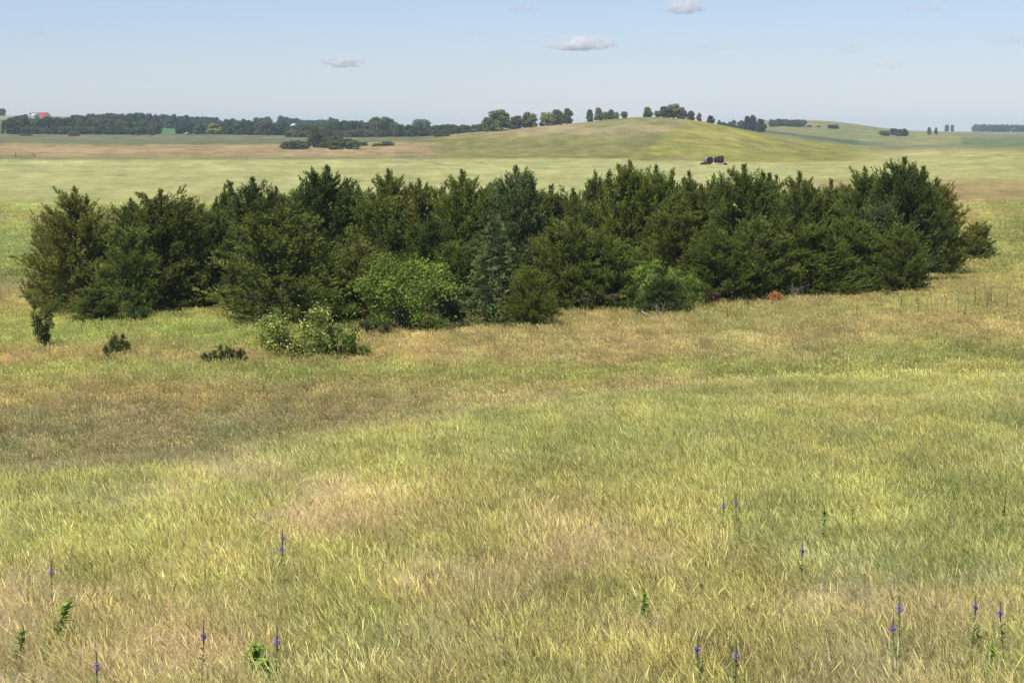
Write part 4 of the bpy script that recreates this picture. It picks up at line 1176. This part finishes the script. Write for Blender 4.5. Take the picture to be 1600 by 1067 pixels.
silo(49.5, 2150, 18.6, 1.8, 9, 'taller pale grey silo left of the red-roofed barn')
silo(45.0, 2155, 17.4, 1.8, 8, 'shorter pale grey silo at the left of the two')
barn('shed', 'tiny white shed among the trees on the distant rise', 461, 2230, 7.2, 5, 5, 4.0, .6, M_WHITE, M_WHITE)
barn('shed', 'tiny cream hut under the trees left of the yellow-green tree', 295, 1400, -.7, 2.2, 2.2, 1.9, .5, plain_mat('cream_roof', (.45, .43, .25), .8, .3, .1, bump=.05), plain_mat('cream_wall', (.50, .48, .24), .8, .3, .1, bump=.05))

# ------------------------------------------------------------------ hay bales
M_HAYEND = plain_mat('hay_end', (.035, .020, .022), .95, 2.0, .45)
M_HAYSIDE = plain_mat('hay_side', (.26, .21, .165), .9, 2.0, .25)
def bale(u, d, dz, r, w, yaw, lab, tilt=0, dark=False):
    x = (u - 800) / F * d
    rs = RS(int(u * 7) % 1000)
    o = thing('hay_bale', lab, 'hay bale', (x, d, float(ground(x, d)) + dz + r * .92), yaw, (1, 1, 1), 'old round hay bales')
    k = 28
    a = np.arange(k) / k * 6.2832
    rr = r * (1 + .03 * np.sin(3 * a + u) + .02 * rs.randn(k)); rr = np.where(np.sin(a) < -.7, rr * .93, rr)
    rings = []
    for (t, f) in ((-w / 2, .93), (-w / 2 + .08, 1.0), (0, 1.02), (w / 2 - .08, 1.0), (w / 2, .93)):
        rings.append(np.stack([rr * f * np.cos(a), np.full(k, t), rr * f * np.sin(a)], -1))
    V = np.concatenate(rings)
    i = np.arange(4)[:, None] * k; j = np.arange(k)[None]; j2 = (j + 1) % k
    Q = np.stack([i + j, i + k + j, i + k + j2, i + j2], -1).reshape(-1, 4)
    link('roll', mesh_np('bale_roll', V, Q, M_HAYEND if dark else M_HAYSIDE, smooth=True), o)
    for s in (-1, 1):
        e = np.concatenate([np.stack([rr * .93 * np.cos(a), np.full(k, s * (w / 2 + .012)), rr * .93 * np.sin(a)], -1), np.stack([rr * .5 * np.cos(a), np.full(k, s * (w / 2 + .05)), rr * .5 * np.sin(a)], -1), [[0, s * (w / 2 + .03), 0]]])
        Qe = np.stack([np.arange(k), (np.arange(k) + 1) % k, (np.arange(k) + 1) % k + k, np.arange(k) + k], -1)
        Te = np.stack([np.arange(k) + k, (np.arange(k) + 1) % k + k, np.full(k, 2 * k)], -1)
        if s > 0: Qe = Qe[:, ::-1]; Te = Te[:, ::-1]
        link('bale_end', mesh_np('bale_end', e, [Qe, Te], M_HAYEND), o)
DB = 585
bale(1106, DB, .1, 1.05, 1.6, .45, 'largest round hay bale with its dark end turned to the viewer, left of the pile')
bale(1117.5, DB + .8, .5, .74, .7, 1.30, 'first small dark bale right of the big one', dark=True)
bale(1122.3, DB + .6, .45, .90, .62, 1.36, 'middle upright dark bale of the pile', dark=True)
bale(1127, DB + .6, .45, .95, .68, 1.30, 'rightmost upright dark bale of the pile', dark=True)
def hay_heap(u, d, w, h, lab, m):
    rs = RS(int(u)); k = 20
    a = np.arange(k) / k * 6.2832
    V = [[0, 0, h]]; 
    for f, hh in ((.35, .93), (.7, .62), (1.0, -.1)):
        V += [[math.cos(t) * w * f * (1 + .15 * rs.randn() * f), math.sin(t) * w * .6 * f, hh * h * (1 + .1 * rs.randn())] for t in a]
    V = np.array(V)
    T = np.stack([np.zeros(k, int), 1 + np.arange(k), 1 + (np.arange(k) + 1) % k], -1)
    Q = np.concatenate([np.stack([1 + r * k + np.arange(k), 1 + (r + 1) * k + np.arange(k), 1 + (r + 1) * k + (np.arange(k) + 1) % k, 1 + r * k + (np.arange(k) + 1) % k], -1) for r in range(2)])
    x = (u - 800) / F * d
    thing('hay_heap', lab, 'hay heap', (x, d, float(ground(x, d))), 0, (1, 1, 1), None, mesh_np('heap', V, [Q, T], m, smooth=True))
hay_heap(1098, DB - 1, .95, .55, 'flat dark heap of spoiled hay left of the big bale', M_HAYEND)
hay_heap(1125, DB - 2, 1.0, .5, 'low pale heap of loose hay under the upright bales', M_HAYSIDE)
hay_heap(1132, DB - 1, .7, .55, 'small brown heap of hay at the right end of the bales', M_HAYEND)

# fence posts on the far edge of the pale field (left)
v, q, _ = tube([(0, 0, -.3), (.02, 0, .7), (0, .02, 1.35)], [.10, .09, .08], 6)
pm = mesh_np('fence_post', v, q, M_BARK)
for (u, lab) in [(57, 'leaning dark fence post at the far left edge of the pale field'), (27, 'short fence post left of the leaning one')]:
    o = thing('fence_post', lab, 'post', P(u, 690), 0, (1.3, 1.3, 1.1), None, pm)
    if u == 57: o.rotation_euler = (0, math.radians(-28), 0)

# ------------------------------------------------------------------ clouds
def cloud_mat(name, dens, k):
    m, n, l = new_mat(name)
    out = n.new('ShaderNodeOutputMaterial')
    v = n.new('ShaderNodeVolumePrincipled'); v.inputs['Color'].default_value = (1, 1, 1, 1); v.inputs['Anisotropy'].default_value = -.35
    tc = n.new('ShaderNodeTexCoord')
    nz = n.new('ShaderNodeTexNoise'); nz.inputs['Scale'].default_value = 2.0; nz.inputs['Detail'].default_value = 6; nz.inputs['Distortion'].default_value = .3
    mp = n.new('ShaderNodeMapping'); mp.inputs['Location'].default_value = (k * 3.1, k, 0); mp.inputs['Scale'].default_value = (1.6, 1.2, .9)
    l.new(tc.outputs['Object'], mp.inputs[0]); l.new(mp.outputs[0], nz.inputs['Vector'])
    ln = n.new('ShaderNodeVectorMath'); ln.operation = 'LENGTH'; l.new(tc.outputs['Object'], ln.inputs[0])
    g = n.new('ShaderNodeMath'); g.operation = 'MULTIPLY_ADD'; g.inputs[1].default_value = 3.0; g.inputs[2].default_value = -1.05; l.new(nz.outputs[0], g.inputs[0])
    a = n.new('ShaderNodeMath'); a.operation = 'SUBTRACT'; l.new(g.outputs[0], a.inputs[0]); 
    b = n.new('ShaderNodeMath'); b.operation = 'MULTIPLY'; b.inputs[1].default_value = .62; l.new(ln.outputs['Value'], b.inputs[0]); l.new(b.outputs[0], a.inputs[1])
    mr = n.new('ShaderNodeMapRange'); mr.inputs[1].default_value = .02; mr.inputs[2].default_value = .42; mr.inputs[3].default_value = 0; mr.inputs[4].default_value = dens
    l.new(a.outputs[0], mr.inputs[0]); l.new(mr.outputs[0], v.inputs['Density'])
    l.new(v.outputs[0], out.inputs['Volume'])
    return m
def ico(n1=24, n2=12):
    V = []
    for j in range(n2 + 1):
        t = math.pi * j / n2
        for i in range(n1):
            V.append((math.sin(t) * math.cos(2 * math.pi * i / n1), math.sin(t) * math.sin(2 * math.pi * i / n1), math.cos(t)))
    V = np.array(V); V[:, 2] = np.where(V[:, 2] < 0, V[:, 2] * .55, V[:, 2])
    Q = np.array([[j * n1 + i, (j + 1) * n1 + i, (j + 1) * n1 + (i + 1) % n1, j * n1 + (i + 1) % n1] for j in range(n2) for i in range(n1)])
    return V, Q
cv, cq = ico()
clouds = [(536, 98, 30, 12, .022, 'small bright cloud low over the left of the grove'), (905, 69, 50, 16, .020, 'largest pale cloud above the hill, left of its top'),
          (1063, 12, 32, 17, .020, 'cloud touching the top edge right of centre'), (815, 15, 24, 10, .008, 'little cloud near the top edge above the grove middle'),
          (868, 157, 15, 10, .0035, 'faint round puff just above the hill trees'), (60, 55, 20, 9, .0035, 'faint small cloud at upper left'),
          (463, 65, 26, 10, .0035, 'faint thin cloud up and left of the small bright cloud'), (1108, 74, 34, 9, .0035, 'thin faint cloud right of the largest pale cloud'),
          (1322, 79, 28, 11, .0035, 'faint cloud at upper right, left of two'), (1390, 103, 22, 10, .0035, 'faint cloud at upper right, lower of two'),
          (1575, 62, 44, 12, .0035, 'faint long cloud at the right edge'), (1438, 13, 44, 12, .0035, 'faint cloud along the top edge at the right'), (740, 53, 24, 8, .0025, 'very faint wisp between the two middle clouds')]
for k, (u, v, hw, hh, de, lab) in enumerate(clouds):
    D = 20000.0
    o = thing('cloud', lab, 'cloud', ((u - 800) / F * D, D, -(v + hh * .15 - HZ) / F * D), 0, (hw / F * D * 1.25, hw / F * D * .8, hh / F * D * 1.15), 'small fair-weather clouds',
              mesh_np('cloud', cv, cq, cloud_mat('cloud_%d' % k, de, k)))

# ------------------------------------------------------------------ haze
zmin = float(GZ.min()) - 1.5
HT = 48.0
v, q, _ = box(-9600, 9600, -9600, 9600, zmin, HT)
mh, n, l = new_mat('summer_haze')
out = n.new('ShaderNodeOutputMaterial'); vv = n.new('ShaderNodeVolumePrincipled')
vv.inputs['Color'].default_value = (.62, .78, 1.0, 1)
vv.inputs['Density'].default_value = 0.00010
vv.inputs['Anisotropy'].default_value = -0.2
l.new(vv.outputs[0], out.inputs['Volume'])
hz = link('haze', mesh_np('haze', v, q, mh))
hz['kind'] = 'stuff'; hz['label'] = 'pale blue summer haze'; hz['category'] = 'haze'
